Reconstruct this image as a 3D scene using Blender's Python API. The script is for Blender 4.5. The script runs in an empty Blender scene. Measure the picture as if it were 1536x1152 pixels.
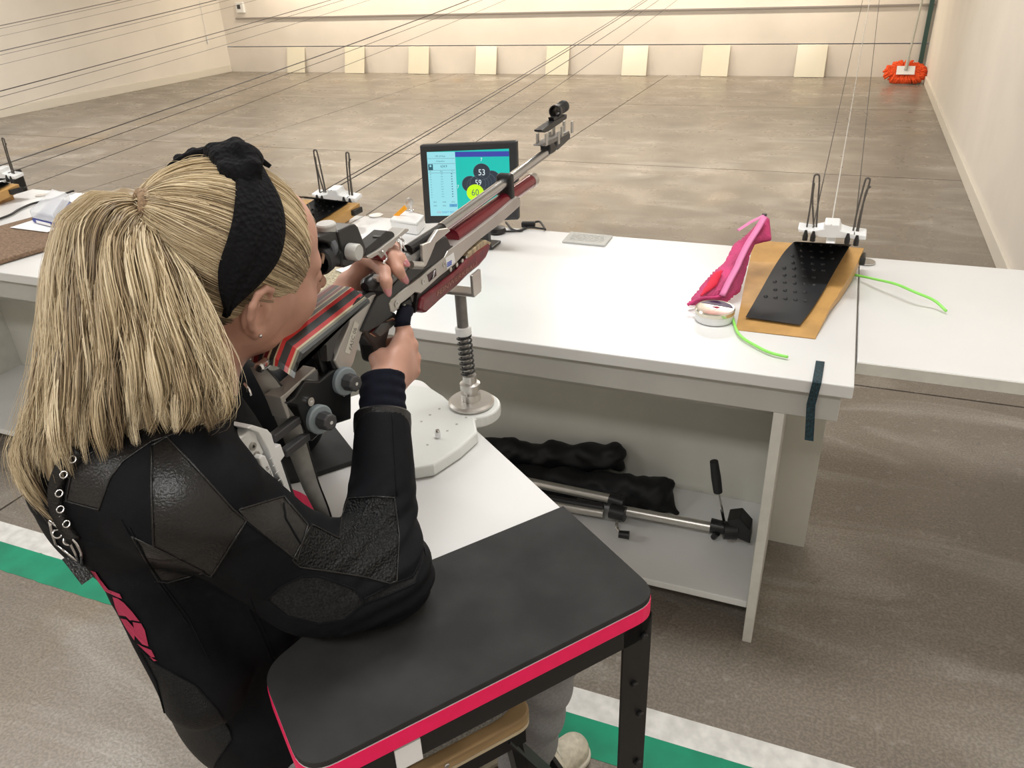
import bpy, bmesh, math, random
import numpy as np
from mathutils import Vector, Matrix
from mathutils.bvhtree import BVHTree
random.seed(7); rng = np.random.default_rng(7)
S = bpy.context.scene
COL = S.collection
# ------------------------------------------------------------------ camera (calibrated from the floor / bench lines)
FPX, CX, CY = 1175.0, 768.0, 576.0
def _n(v): v = np.array(v, float); return v / np.linalg.norm(v)
_d = _n([1303 - CX, -84 - CY, FPX]); _x = _n([2450 + CX, -(85 - CY), -FPX]); _x = _n(_x - _d * np.dot(_x, _d))
_u = -np.cross(_d, _x)
if _u[1] > 0: _u = -_u
R = np.array([_x, _d, _u]); CAM = np.array([0, 0, 1.5])
cd = bpy.data.cameras.new('camera'); cam = bpy.data.objects.new('camera', cd); COL.objects.link(cam)
cd.sensor_width = 36; cd.lens = FPX / 1536 * 36; cd.clip_start = .02; cd.clip_end = 60
_m = Matrix.Identity(4)
for i in range(3): _m[i][0] = R[i, 0]; _m[i][1] = -R[i, 1]; _m[i][2] = -R[i, 2]; _m[i][3] = CAM[i]
cam.matrix_world = _m; S.camera = cam
# ------------------------------------------------------------------ light
S.view_settings.view_transform = 'Standard'; S.view_settings.look = 'None'
S.view_settings.gamma = 1; S.view_settings.exposure = 0.0; S.view_settings.use_curve_mapping = False
w = bpy.data.worlds.new('world'); S.world = w; w.use_nodes = True
w.node_tree.nodes['Background'].inputs[0].default_value = (.9, .92, 1, 1); w.node_tree.nodes['Background'].inputs[1].default_value = .25
def area(name, loc, sx, sy, power, col, rot=(0, 0, 0)):
    l = bpy.data.lights.new(name, 'AREA'); l.shape = 'RECTANGLE'; l.size = sx; l.size_y = sy; l.energy = power; l.color = col
    o = bpy.data.objects.new(name, l); o.location = loc; o.rotation_euler = rot; COL.objects.link(o); return o
for lx in (-6.5, -3.4, -.35):
    for ly in (-1.2, 1.6): area('ceiling_lamp_light', (lx, ly, 2.93), 1.3, .35, 32, (1, .99, .975))
for lx in (-7.6, -4.5, -1.4): area('ceiling_lamp_light', (lx, 6.2, 2.93), 1.3, .35, 72, (1, .95, .88))
for i in range(8):
    area('target_lamp_light', (-8.35 + i * 1.13, 11.0, 2.05), .5, .12, 19, (1, .87, .69), (math.radians(14), 0, 0))
# ------------------------------------------------------------------ pixel helpers: a pixel's ray meets a plane or depth
def ray(px, py): return R @ np.array([px - CX, py - CY, FPX])
def on(ax, px, py, k):
    r = ray(px, py); t = (k - CAM[ax]) / r[ax]; return CAM + r * t
def X(px, py, k): return on(0, px, py, k)
def Y(px, py, k): return on(1, px, py, k)
def Z(px, py, k): return on(2, px, py, k)
def P(px, py, d): return CAM + R @ np.array([(px - CX) / FPX * d, (py - CY) / FPX * d, d])
def proj(p):
    c = (np.asarray(p) - CAM) @ R; return np.stack([CX + FPX * c[..., 0] / c[..., 2], CY + FPX * c[..., 1] / c[..., 2]], -1)
def crop(x0, y0, s): return lambda *q: [(x0 + a / s, y0 + b / s) for a, b in q]
# ------------------------------------------------------------------ materials
def mat(name, col, rough=.5, metal=0, spec=.5, noise=0, nscale=20, bump=0, bscale=200, coat=0, emis=None, alpha=1, trans=0, col2=None, stretch=None, voro=0, sheen=0, detail=4):
    m = bpy.data.materials.new(name); m.use_nodes = True; nt = m.node_tree; b = nt.nodes['Principled BSDF']
    b.inputs['Base Color'].default_value = (*col, 1); b.inputs['Roughness'].default_value = rough; b.inputs['Metallic'].default_value = metal
    b.inputs['Specular IOR Level'].default_value = spec; b.inputs['Coat Weight'].default_value = coat; b.inputs['Coat Roughness'].default_value = .15
    b.inputs['Transmission Weight'].default_value = trans; b.inputs['Alpha'].default_value = alpha; b.inputs['Sheen Weight'].default_value = sheen
    tc = nt.nodes.new('ShaderNodeTexCoord'); src = tc.outputs['Object']
    if stretch:
        mp = nt.nodes.new('ShaderNodeMapping'); mp.inputs['Scale'].default_value = stretch; nt.links.new(src, mp.inputs[0]); src = mp.outputs[0]
    if noise or col2:
        n = nt.nodes.new('ShaderNodeTexNoise'); n.inputs['Scale'].default_value = nscale; n.inputs['Detail'].default_value = detail; nt.links.new(src, n.inputs['Vector'])
        r = nt.nodes.new('ShaderNodeValToRGB'); nt.links.new(n.outputs['Fac'], r.inputs[0])
        c2 = col2 or tuple(min(1, c * (1 + noise)) for c in col); c1 = col if col2 else tuple(c * (1 - noise) for c in col)
        r.color_ramp.elements[0].position = .35; r.color_ramp.elements[1].position = .65
        r.color_ramp.elements[0].color = (*c1, 1); r.color_ramp.elements[1].color = (*c2, 1)
        nt.links.new(r.outputs[0], b.inputs['Base Color'])
    if bump:
        if voro: t = nt.nodes.new('ShaderNodeTexVoronoi'); t.inputs['Scale'].default_value = bscale; o = t.outputs['Distance']
        else: t = nt.nodes.new('ShaderNodeTexNoise'); t.inputs['Scale'].default_value = bscale; t.inputs['Detail'].default_value = 3; o = t.outputs['Fac']
        nt.links.new(src, t.inputs['Vector']); bp = nt.nodes.new('ShaderNodeBump'); bp.inputs['Strength'].default_value = bump; bp.inputs['Distance'].default_value = .002
        nt.links.new(o, bp.inputs['Height']); nt.links.new(bp.outputs[0], b.inputs['Normal'])
    if emis:
        b.inputs['Emission Color'].default_value = (*emis[0], 1); b.inputs['Emission Strength'].default_value = emis[1]
    return m
MT = dict(
    white=mat('white_laminate', (.74, .74, .735), .28, noise=.02, nscale=3),
    edge=mat('white_edge', (.66, .65, .60), .45, noise=.05, nscale=30),
    greylam=mat('grey_laminate', (.50, .49, .46), .5, noise=.05, nscale=5),
    panel=mat('cream_panel', (.62, .61, .55), .5, noise=.06, nscale=4),
    card=mat('cream_card', (.80, .76, .62), .22, spec=.6, noise=.02, nscale=3),
    black=mat('black_plastic', (.012, .012, .013), .4),
    blackm=mat('black_metal', (.009, .009, .010), .36, spec=.45, bump=.05, bscale=900),
    rubber=mat('black_rubber', (.014, .015, .017), .55),
    pad=mat('black_foam', (.030, .030, .030), .8, spec=.3, noise=.22, nscale=14, bump=.1, bscale=700),
    pink=mat('pink_edge_tape', (1.0, .006, .12), .5, noise=.05, nscale=60),
    dkgrey=mat('dark_grey', (.05, .05, .053), .45),
    midgrey=mat('knob_grey', (.22, .26, .28), .55),
    steel=mat('brushed_aluminium', (.60, .58, .55), .33, metal=.85, noise=.06, nscale=8, bump=.03, bscale=500),
    anod=mat('anodised_aluminium', (.50, .48, .45), .38, metal=.55, spec=.5, noise=.05, nscale=20),
    chrome=mat('polished_steel', (.72, .72, .73), .14, metal=1),
    barrel=mat('polished_barrel', (.55, .55, .56), .22, metal=.95),
    breech=mat('grey_breech', (.23, .22, .21), .42, metal=.6, noise=.12, nscale=60),
    red=mat('red_cylinder', (.20, .008, .02), .25, metal=.45, spec=.6, coat=.3),
    redwood=mat('red_forestock', (.14, .010, .016), .42, noise=.25, nscale=50, coat=.2),
    wood=mat('pale_wood', (.42, .33, .21), .5, noise=.4, nscale=120),
    ply=mat('plywood_edge', (.42, .28, .14), .5, noise=.2, nscale=8, stretch=(1, 1, 12)),
    plyface=mat('pale_ply', (.70, .58, .40), .5, noise=.08, nscale=8),
    plasticw=mat('white_plastic', (.83, .84, .84), .35, spec=.5),
    milky=mat('milky_polythene', (.72, .74, .72), .38, noise=.03, nscale=6, coat=.1),
    skin=mat('skin', (.53, .29, .215), .5, noise=.07, nscale=28, bump=.05, bscale=350),
    nail=mat('rose_nail', (.50, .20, .21), .15, coat=.6),
    jersey=mat('navy_jersey', (.004, .005, .012), .9, spec=.2, noise=.2, nscale=80, bump=.15, bscale=900),
    fabric=mat('black_softshell', (.0035, .0042, .006), .75, spec=.18, noise=.25, nscale=40, bump=.15, bscale=800),
    leather=mat('black_leather', (.007, .0066, .0068), .31, spec=.5, noise=.2, nscale=40, bump=.4, bscale=420),
    meshf=mat('perforated_mesh', (.005, .0055, .006), .55, spec=.3, bump=1.0, bscale=330, voro=1),
    suede=mat('charcoal_suede', (.014, .014, .015), .9, spec=.25, noise=.6, nscale=420, bump=.5, bscale=500),
    grip=mat('ribbed_rubber', (.006, .0065, .008), .5, spec=.3, bump=.5, bscale=600, voro=1),
    knit=mat('black_knit', (.006, .006, .0075), .92, spec=.2, bump=1.0, bscale=190, voro=1),
    lining=mat('grey_lining', (.26, .255, .24), .8, noise=.25, nscale=25),
    backtxt=mat('pink_print', (.40, .04, .09), .6, spec=.2, bump=.3, bscale=900),
    redstrap=mat('dark_red_strap', (.20, .008, .015), .5),
    tan=mat('tan_painted_wood', (.50, .285, .095), .5, noise=.12, nscale=18, bump=.15, bscale=70),
    orange=mat('orange_microfibre', (.90, .10, .02), .9, noise=.25, nscale=90),
    green=mat('green_cord', (.30, .80, .14), .35),
    meshpink=mat('pink_mesh', (.62, .045, .19), .5, alpha=.88, noise=.25, nscale=22, bump=.6, bscale=260, voro=1),
    pinkzip=mat('pink_zip', (.72, .20, .42), .5),
    redcloth=mat('red_cloth', (.75, .02, .06), .7),
    tin=mat('tin_plate', (.70, .66, .56), .22, metal=.9),
    navylab=mat('navy_label', (.02, .02, .06), .35),
    wire=mat('dark_wire', (.10, .09, .08), .5, metal=.3),
    wirew=mat('pale_cord', (.62, .60, .55), .6),
    cable=mat('black_cable', (.015, .015, .016), .5),
    carpet=mat('brown_carpet', (.22, .145, .095), .95, noise=.3, nscale=160, bump=.8, bscale=500),
    cork=mat('speckled_mat', (.42, .37, .26), .9, noise=.45, nscale=230, bump=.4, bscale=400),
    paper=mat('paper', (.85, .85, .86), .6),
    bluep=mat('blue_plastic', (.03, .05, .28), .35),
    clearp=mat('clear_plastic', (.80, .84, .88), .15, alpha=.45),
    orangetag=mat('orange_tag', (.90, .38, .01), .4),
    bag=mat('black_nylon', (.0045, .0045, .0055), .62, spec=.35, noise=.3, nscale=12, bump=.25, bscale=60),
    teal=mat('teal_print', (.008, .032, .045), .5, noise=.9, nscale=300),
    trouser=mat('grey_marl', (.30, .30, .31), .9, noise=.10, nscale=200),
    knobl=mat('pale_grey_knob', (.52, .52, .50), .4),
    shoe=mat('cream_canvas', (.60, .55, .44), .75, noise=.12, nscale=90),
    sole=mat('cream_sole', (.68, .64, .54), .6),
    basebd=mat('cream_skirting', (.74, .70, .62), .5),
    dgreen=mat('dark_green_paint', (.04, .09, .08), .5),
    greypl=mat('grey_plastic', (.42, .42, .38), .5),
    tie=mat('woven_tie', (.30, .20, .12), .9, noise=.5, nscale=260, bump=.8, bscale=300),
)
# ------------------------------------------------------------------ objects
ORG = {}
def _tag(o, label, cat, group, kind):
    if label: o['label'] = label
    if cat: o['category'] = cat
    if group: o['group'] = group
    if kind: o['kind'] = kind
def thing(name, label, cat, loc, group=None, kind=None):
    o = bpy.data.objects.new(name, None); o.empty_display_size = .05; COL.objects.link(o); o.location = tuple(float(a) for a in loc)
    ORG[o.name] = np.array(loc, float); _tag(o, label, cat, group, kind); return o
def link(me, name, m, parent=None, label=None, cat=None, group=None, kind=None, smooth=False, bev=0, org=None, seg=2):
    o = bpy.data.objects.new(name, me); COL.objects.link(o)
    og = ORG[parent.name] if parent is not None else (np.array(org, float) if org is not None else np.zeros(3))
    if parent is not None: o.parent = parent
    else: o.location = tuple(og)
    ORG[o.name] = og
    if og.any(): me.transform(Matrix.Translation(tuple(-og)))
    for q in (m if isinstance(m, (list, tuple)) else [m]): me.materials.append(q)
    if smooth:
        me.polygons.foreach_set('use_smooth', [True] * len(me.polygons))
        if smooth != 'all': me.set_sharp_from_angle(angle=math.radians(38))
    if bev:
        b = o.modifiers.new('bevel', 'BEVEL'); b.width = bev; b.segments = seg; b.limit_method = 'ANGLE'; b.angle_limit = math.radians(40)
    _tag(o, label, cat, group, kind); return o
class MB:
    def __init__(s): s.v = []; s.f = []; s.mi = []
    def add(s, v, f, mi=0):
        n = len(s.v); s.v += [tuple(map(float, a)) for a in v]; s.f += [tuple(n + i for i in q) for q in f]; s.mi += [mi] * len(f); return s
    def box(s, a, b, mi=0):
        x0, y0, z0 = a; x1, y1, z1 = b
        v = [(x, y, z) for x in (x0, x1) for y in (y0, y1) for z in (z0, z1)]
        return s.add(v, [(0, 1, 3, 2), (4, 6, 7, 5), (0, 4, 5, 1), (2, 3, 7, 6), (0, 2, 6, 4), (1, 5, 7, 3)], mi)
    def obox(s, c, ax, half, mi=0):
        c = np.array(c, float); ax = [np.array(a, float) for a in ax]
        v = [c + ax[0] * half[0] * i + ax[1] * half[1] * j + ax[2] * half[2] * k for i in (-1, 1) for j in (-1, 1) for k in (-1, 1)]
        return s.add(v, [(0, 1, 3, 2), (4, 6, 7, 5), (0, 4, 5, 1), (2, 3, 7, 6), (0, 2, 6, 4), (1, 5, 7, 3)], mi)
    def prism(s, pts, off, mi=0):
        off = np.array(off, float); a = [np.array(p, float) for p in pts]; n = len(a)
        return s.add(a + [p + off for p in a], [tuple(range(n)), tuple(range(2 * n - 1, n - 1, -1))] + [(i, n + i, n + (i + 1) % n, (i + 1) % n) for i in range(n)], mi)
    def tube(s, pts, r, n=10, cap=True, mi=0, flat=None):
        pts = [np.array(p, float) for p in pts]; m = len(pts); rs = r if hasattr(r, '__len__') else [r] * m
        t0 = _n(pts[1] - pts[0]); a = np.cross(t0, [0, 0, 1.]);
        if np.linalg.norm(a) < .1: a = np.cross(t0, [1., 0, 0])
        a = _n(a); v = []
        for i in range(m):
            t = _n(pts[min(i + 1, m - 1)] - pts[max(i - 1, 0)]); a = _n(a - t * np.dot(a, t)); b = np.cross(t, a)
            for k in range(n):
                th = 2 * math.pi * k / n; v.append(pts[i] + rs[i] * (a * math.cos(th) + b * math.sin(th) * (flat or 1)))
        f = [(i * n + k, i * n + (k + 1) % n, (i + 1) * n + (k + 1) % n, (i + 1) * n + k) for i in range(m - 1) for k in range(n)]
        if cap: f += [tuple(range(n))[::-1], tuple((m - 1) * n + k for k in range(n))]
        return s.add(v, f, mi)
    def lathe(s, c, ax, prof, n=28, mi=0, cap=True):
        ax = _n(ax); a = np.cross(ax, [0, 0, 1.]);
        if np.linalg.norm(a) < .1: a = np.array([1., 0, 0])
        a = _n(a - ax * np.dot(a, ax)); b = np.cross(ax, a); c = np.array(c, float); v = []
        for r, h in prof:
            for k in range(n):
                th = 2 * math.pi * k / n; v.append(c + ax * h + r * (a * math.cos(th) + b * math.sin(th)))
        m = len(prof); f = [(i * n + k, (i + 1) * n + k, (i + 1) * n + (k + 1) % n, i * n + (k + 1) % n) for i in range(m - 1) for k in range(n)]
        if cap: f += [tuple(range(n)), tuple((m - 1) * n + k for k in range(n))[::-1]]
        return s.add(v, f, mi)
    def ribbon(s, pts, w_, t_):
        pts = [np.array(p, float) for p in pts]; m = len(pts); v = []
        for i in range(m):
            tg = _n(pts[min(i + 1, m - 1)] - pts[max(i - 1, 0)]); nz = _n(CAM - pts[i]); nz = _n(nz - tg * (nz @ tg)); sd = np.cross(tg, nz)
            v += [pts[i] - sd * w_ - nz * t_, pts[i] + sd * w_ - nz * t_, pts[i] + sd * w_ + nz * t_, pts[i] - sd * w_ + nz * t_]
        f = [(4 * i + k, 4 * i + (k + 1) % 4, 4 * i + 4 + (k + 1) % 4, 4 * i + 4 + k) for i in range(m - 1) for k in range(4)] + [(0, 1, 2, 3), tuple(4 * (m - 1) + k for k in (3, 2, 1, 0))]
        return s.add(v, f)
    def ring(s, c, ax, r, t, n=28, k=8):
        ax = _n(ax); a = _n(np.cross(ax, [.3, .2, 1.])); b = np.cross(ax, a)
        v = []; c = np.array(c, float)
        for i in range(n):
            th = 2 * math.pi * i / n; e = a * math.cos(th) + b * math.sin(th)
            for j in range(k):
                ph = 2 * math.pi * j / k; v.append(c + e * (r + t * math.cos(ph)) + ax * t * math.sin(ph))
        return s.add(v, [(i * k + j, ((i + 1) % n) * k + j, ((i + 1) % n) * k + (j + 1) % k, i * k + (j + 1) % k) for i in range(n) for j in range(k)])
    def mesh(s, name):
        me = bpy.data.meshes.new(name); me.from_pydata(s.v, [], s.f); me.update(); me.validate()
        if any(s.mi): me.polygons.foreach_set('material_index', s.mi)
        bm = bmesh.new(); bm.from_mesh(me); bmesh.ops.recalc_face_normals(bm, faces=bm.faces); bm.to_mesh(me); bm.free(); return me
    def put(s, name, m, parent=None, **k): return link(s.mesh(name), name, m, parent, **k)
def spline(pts, n=8):
    p = [np.array(a, float) for a in pts]; p = [2 * p[0] - p[1]] + p + [2 * p[-1] - p[-2]]; out = []
    for i in range(1, len(p) - 2):
        for k in range(n):
            t = k / n; out.append(.5 * (2 * p[i] + (p[i + 1] - p[i - 1]) * t + (2 * p[i - 1] - 5 * p[i] + 4 * p[i + 1] - p[i + 2]) * t * t + (3 * p[i] - p[i - 1] - 3 * p[i + 1] + p[i + 2]) * t ** 3))
    out.append(p[-2]); return out
def text_mesh(txt, size=1.0):
    c = bpy.data.curves.new('t', 'FONT'); c.body = txt; c.size = size; c.align_x = 'CENTER'; c.align_y = 'CENTER'; c.resolution_u = 2
    o = bpy.data.objects.new('t', c); COL.objects.link(o); dg = bpy.context.evaluated_depsgraph_get()
    me = bpy.data.meshes.new_from_object(o.evaluated_get(dg)); bpy.data.objects.remove(o); bpy.data.curves.remove(c); return me
def text_on(txt, size, org_, ax, ay, name, m, parent, lift=.0004, sx=1.0, **k):
    """flat print: letters laid on the plane through org_ with axes ax (reading direction) and ay (up)"""
    me = text_mesh(txt, size); ax = _n(ax); ay = _n(ay); nz = np.cross(ax, ay); co = [v.co[:] for v in me.vertices]
    for v, q in zip(me.vertices, co): v.co = tuple(np.array(org_) + ax * q[0] * sx + ay * q[1] + nz * lift)
    return link(me, name, m, parent, **k)
def quad_map(me, q):
    """bbox of a flat mesh onto a pixel quad q = TL, TR, BR, BL; returns pixel coordinates"""
    co = np.array([v.co[:2] for v in me.vertices]); mn = co.min(0); mx = co.max(0); t = (co - mn) / (mx - mn); q = np.array(q, float)
    return [(q[3] * (1 - a) * (1 - b) + q[2] * a * (1 - b) + q[1] * a * b + q[0] * (1 - a) * b) for a, b in t]
# ------------------------------------------------------------------ smooth solids: signed distances meshed by sparse surface nets
def cone(a, b, ra, rb, k=.02):
    a = np.array(a, float); b = np.array(b, float); ab = b - a; L = ab @ ab
    def f(p):
        t = np.clip((p - a) @ ab / L, 0, 1); return np.linalg.norm(p - a - t[:, None] * ab, axis=1) - (ra + (rb - ra) * t)
    return ('u', k, f, (a + b) / 2, np.sqrt(L) / 2 + max(ra, rb))
def ell(c, r, k=.02, M=None, op='u'):
    c = np.array(c, float); r = np.array(r, float); M = np.eye(3) if M is None else M   # M rows: local axes in world
    def f(p):
        q = (p - c) @ M.T; k0 = np.linalg.norm(q / r, axis=1); k1 = np.linalg.norm(q / (r * r), axis=1); return k0 * (k0 - 1) / np.maximum(k1, 1e-9)
    return (op, k, f, c, max(r))
def sub(pr): return ('s',) + pr[1:]
def plane_cut(p0, n, c, rad, k=.004):
    p0 = np.array(p0, float); n = _n(n)
    return ('s', k, lambda p: (p - p0) @ n, np.array(c, float), rad)      # removes what lies behind n (n points to the kept side)
def sdf_eval(prims, p, disp=None):
    d = np.full(len(p), .2)
    for op, k, f, c, r in prims:
        near = np.linalg.norm(p - c, axis=1) < r + .06 + k
        if not near.any(): continue
        q = p[near]; e = f(q); a = d[near]
        if op == 'u':
            h = np.clip(.5 + .5 * (a - e) / k, 0, 1); d[near] = a + (e - a) * h - k * h * (1 - h)
        else:
            e = -e; h = np.clip(.5 - .5 * (a - e) / k, 0, 1); d[near] = a * (1 - h) + e * h + k * h * (1 - h)
    if disp is not None: d = d - disp(p)
    return d
def sdf_mesh(prims, vox, name, disp=None):
    lo = np.min([c - r for op, k, f, c, r in prims if op == 'u'], 0) - .02; hi = np.max([c + r for op, k, f, c, r in prims if op == 'u'], 0) + .02
    s = vox * 4; n = np.ceil((hi - lo) / s).astype(int) + 1
    g = np.stack(np.meshgrid(*[np.arange(a) for a in n], indexing='ij'), -1).reshape(-1, 3)
    keep = np.abs(sdf_eval(prims, lo + (g + .5) * s, disp)) < s * 1.15; g = g[keep]
    sb = np.stack(np.meshgrid(*[np.arange(4)] * 3, indexing='ij'), -1).reshape(-1, 3)
    cells = (g[:, None, :] * 4 + sb[None]).reshape(-1, 3); N = n * 4 + 2
    key = lambda a: (a[..., 0] * N[1] + a[..., 1]) * N[2] + a[..., 2]
    off = np.array([[i, j, k] for i in (0, 1) for j in (0, 1) for k in (0, 1)])
    ck = key(cells[:, None, :] + off[None]); uk, inv = np.unique(ck, return_inverse=True); inv = inv.reshape(ck.shape)
    up = np.stack([uk // (N[1] * N[2]), (uk // N[2]) % N[1], uk % N[2]], -1)
    dv = np.concatenate([sdf_eval(prims, lo + up[i:i + 200000] * vox, disp) for i in range(0, len(up), 200000)])
    cv = dv[inv]; act = (cv.min(1) < 0) & (cv.max(1) >= 0); cells = cells[act]; cv = cv[act]
    E = [(a, b) for a in range(8) for b in range(a + 1, 8) if bin(a ^ b).count('1') == 1]
    acc = np.zeros((len(cells), 3)); cnt = np.zeros(len(cells))
    for a, b in E:
        da, db = cv[:, a], cv[:, b]; m = (da < 0) != (db < 0); t = np.where(m, da / np.where(m, da - db, 1), 0)
        acc += np.where(m[:, None], off[a] + (off[b] - off[a]) * t[:, None], 0); cnt += m
    vert = lo + (cells + acc / cnt[:, None]) * vox
    kk = key(cells); order = np.argsort(kk); ks = kk[order]
    def find(a):
        q = key(a); i = np.clip(np.searchsorted(ks, q), 0, len(ks) - 1); return np.where(ks[i] == q, order[i], -1)
    F = []
    for ax, (a, b) in enumerate(((1, 2), (2, 0), (0, 1))):
        i1 = [4, 2, 1][ax]; m = (cv[:, 0] < 0) != (cv[:, i1] < 0); c = cells[m]; fl = cv[m, 0] < 0
        ea = np.zeros(3, int); ea[a] = 1; eb = np.zeros(3, int); eb[b] = 1
        q = np.stack([find(c), find(c - ea), find(c - ea - eb), find(c - eb)], -1); ok = (q >= 0).all(1)
        q = np.where(fl[:, None], q, q[:, ::-1]); F.append(q[ok])
    F = np.concatenate(F); me = bpy.data.meshes.new(name)
    me.vertices.add(len(vert)); me.vertices.foreach_set('co', vert.ravel()); me.loops.add(len(F) * 4); me.loops.foreach_set('vertex_index', F.ravel().astype(np.int32))
    me.polygons.add(len(F)); me.polygons.foreach_set('loop_start', np.arange(0, len(F) * 4, 4, dtype=np.int32)); me.update(calc_edges=True); me.validate(); return me
def bvh_of(me): return BVHTree.FromPolygons([v.co[:] for v in me.vertices], [tuple(p.vertices) for p in me.polygons])
def hit(bvh, px, py, lift=0.0):
    r = _n(ray(px, py)); h, nn, i, d = bvh.ray_cast(Vector(CAM), Vector(r))
    if h is None: return None
    nn = np.array(nn); nn = nn if nn @ r < 0 else -nn; return np.array(h) + nn * lift
def in_poly(pts, poly):
    x, y = pts[:, 0], pts[:, 1]; c = np.zeros(len(pts), bool); n = len(poly)
    for i in range(n):
        x0, y0 = poly[i]; x1, y1 = poly[(i + 1) % n]; m = ((y0 > y) != (y1 > y)) & (x < (x1 - x0) * (y - y0) / ((y1 - y0) or 1e-9) + x0); c ^= m
    return c
# ------------------------------------------------------------------ room: floor slabs, walls, skirting, ceiling
XL, XR_, YF, YB, H = -9.9, .87, 11.65, -3.0, 3.0
def concrete(name):
    m = bpy.data.materials.new(name); m.use_nodes = True; nt = m.node_tree; b = nt.nodes['Principled BSDF']; L = nt.links
    g = nt.nodes.new('ShaderNodeNewGeometry')
    def noise(sc, det, stretch=(1, 1, 1), dist=0):
        mp = nt.nodes.new('ShaderNodeMapping'); mp.inputs['Scale'].default_value = stretch; L.new(g.outputs['Position'], mp.inputs[0])
        n = nt.nodes.new('ShaderNodeTexNoise'); n.inputs['Scale'].default_value = sc; n.inputs['Detail'].default_value = det; n.inputs['Distortion'].default_value = dist; L.new(mp.outputs[0], n.inputs['Vector']); return n.outputs['Fac']
    def ramp(src, a, b_, ca, cb):
        r = nt.nodes.new('ShaderNodeValToRGB'); r.color_ramp.elements[0].position = a; r.color_ramp.elements[1].position = b_
        r.color_ramp.elements[0].color = ca; r.color_ramp.elements[1].color = cb; L.new(src, r.inputs[0]); return r.outputs[0]
    def mix(f, a, b_, mode='MIX'):
        x = nt.nodes.new('ShaderNodeMix'); x.data_type = 'RGBA'; x.blend_type = mode
        if isinstance(f, float): x.inputs[0].default_value = f
        else: L.new(f, x.inputs[0])
        L.new(a, x.inputs[6]); L.new(b_, x.inputs[7]); return x.outputs[2]
    base = ramp(noise(1.1, 6, (1, .6, 1), .6), .35, .7, (.205, .178, .150, 1), (.285, .245, .200, 1))
    streak = ramp(noise(2.2, 8, (.55, 1.9, 1), 1.2), .52, .74, (0, 0, 0, 1), (1, 1, 1, 1))
    pale = ramp(noise(6, 8), .0, 1, (.36, .33, .29, 1), (.40, .37, .33, 1))
    c = mix(streak, base, pale); 
    rust = ramp(noise(.9, 5, (1.3, .8, 1), .8), .60, .74, (0, 0, 0, 1), (.5, .5, .5, 1)); rc = ramp(noise(3, 2), 0, 1, (.36, .26, .15, 1), (.33, .23, .12, 1)); c = mix(rust, c, rc)
    sp = ramp(noise(150, 3), .42, .60, (.72, .72, .72, 1), (1.12, 1.12, 1.12, 1)); c = mix(.7, c, sp, 'MULTIPLY')
    sp2 = ramp(noise(40, 6), .60, .68, (0, 0, 0, 1), (.35, .35, .35, 1)); c = mix(sp2, c, pale)
    L.new(c, b.inputs['Base Color'])
    rr = ramp(noise(3, 5), .35, .7, (.24, .24, .24, 1), (.42, .42, .42, 1)); L.new(rr, b.inputs['Roughness']); b.inputs['Specular IOR Level'].default_value = .45
    bp = nt.nodes.new('ShaderNodeBump'); bp.inputs['Strength'].default_value = .25; bp.inputs['Distance'].default_value = .002; L.new(noise(120, 4), bp.inputs['Height']); L.new(bp.outputs[0], b.inputs['Normal'])
    return m
CON = concrete('worn_concrete'); JNT = mat('dark_joint', (.07, .06, .05), .9)
fl = MB().box((XL - .1, YB - .1, -.12), (XR_ + .1, YF + .1, -.012)).put('floor', JNT, kind='structure')
ys = [YB, 2.95, 6.33, 9.2, YF]; xs = [XL, -5.6, -2.35, XR_]
for i in range(4):
    for j in range(3):
        g = .005
        MB().box((xs[j] + g, ys[i] + g, -.012), (xs[j + 1] - g, ys[i + 1] - g, 0)).put('floor_slab', CON, fl)
WALL = mat('cream_wall_paint', (.81, .765, .70), .6, noise=.03, nscale=2, bump=.08, bscale=160)
WALLF = mat('far_wall_paint', (.84, .785, .715), .6, noise=.04, nscale=1.5, bump=.08, bscale=160)
MB().box((XL - .12, YB, 0), (XL, YF, H)).put('wall_left', WALL, kind='structure')
MB().box((XR_, YB, 0), (XR_ + .12, YF, H)).put('wall_right', WALL, kind='structure')
wf = MB().box((XL, YF, .40), (XR_, YF + .12, H)).box((XL, YF - .012, 0), (XR_, YF + .12, .385)).put('wall_far', WALLF, kind='structure')
MB().box((XL, YB - .12, 0), (XR_, YB, H)).put('wall_back', WALL, kind='structure')
MB().box((XL, YB, H), (XR_, YF, H + .1)).put('ceiling', mat('ceiling_paint', (.8, .79, .76), .8), kind='structure')
MB().box((XL, YB, 0), (XL + .018, YF - .02, .10)).box((XL, YB, .10), (XL + .006, YF - .02, .112)).put('baseboard_left', MT['basebd'], kind='structure', bev=.003)
MB().box((XR_ - .018, YB, 0), (XR_, YF - .02, .09)).put('baseboard_right', MT['basebd'], kind='structure', bev=.003)
MB().box((-9.60, YF - .03, .815), (XR_ - .02, YF - .0, .838)).put('trim_1', mat('rail_metal', (.35, .32, .30), .5, metal=.3), kind='structure', bev=.003)
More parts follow.
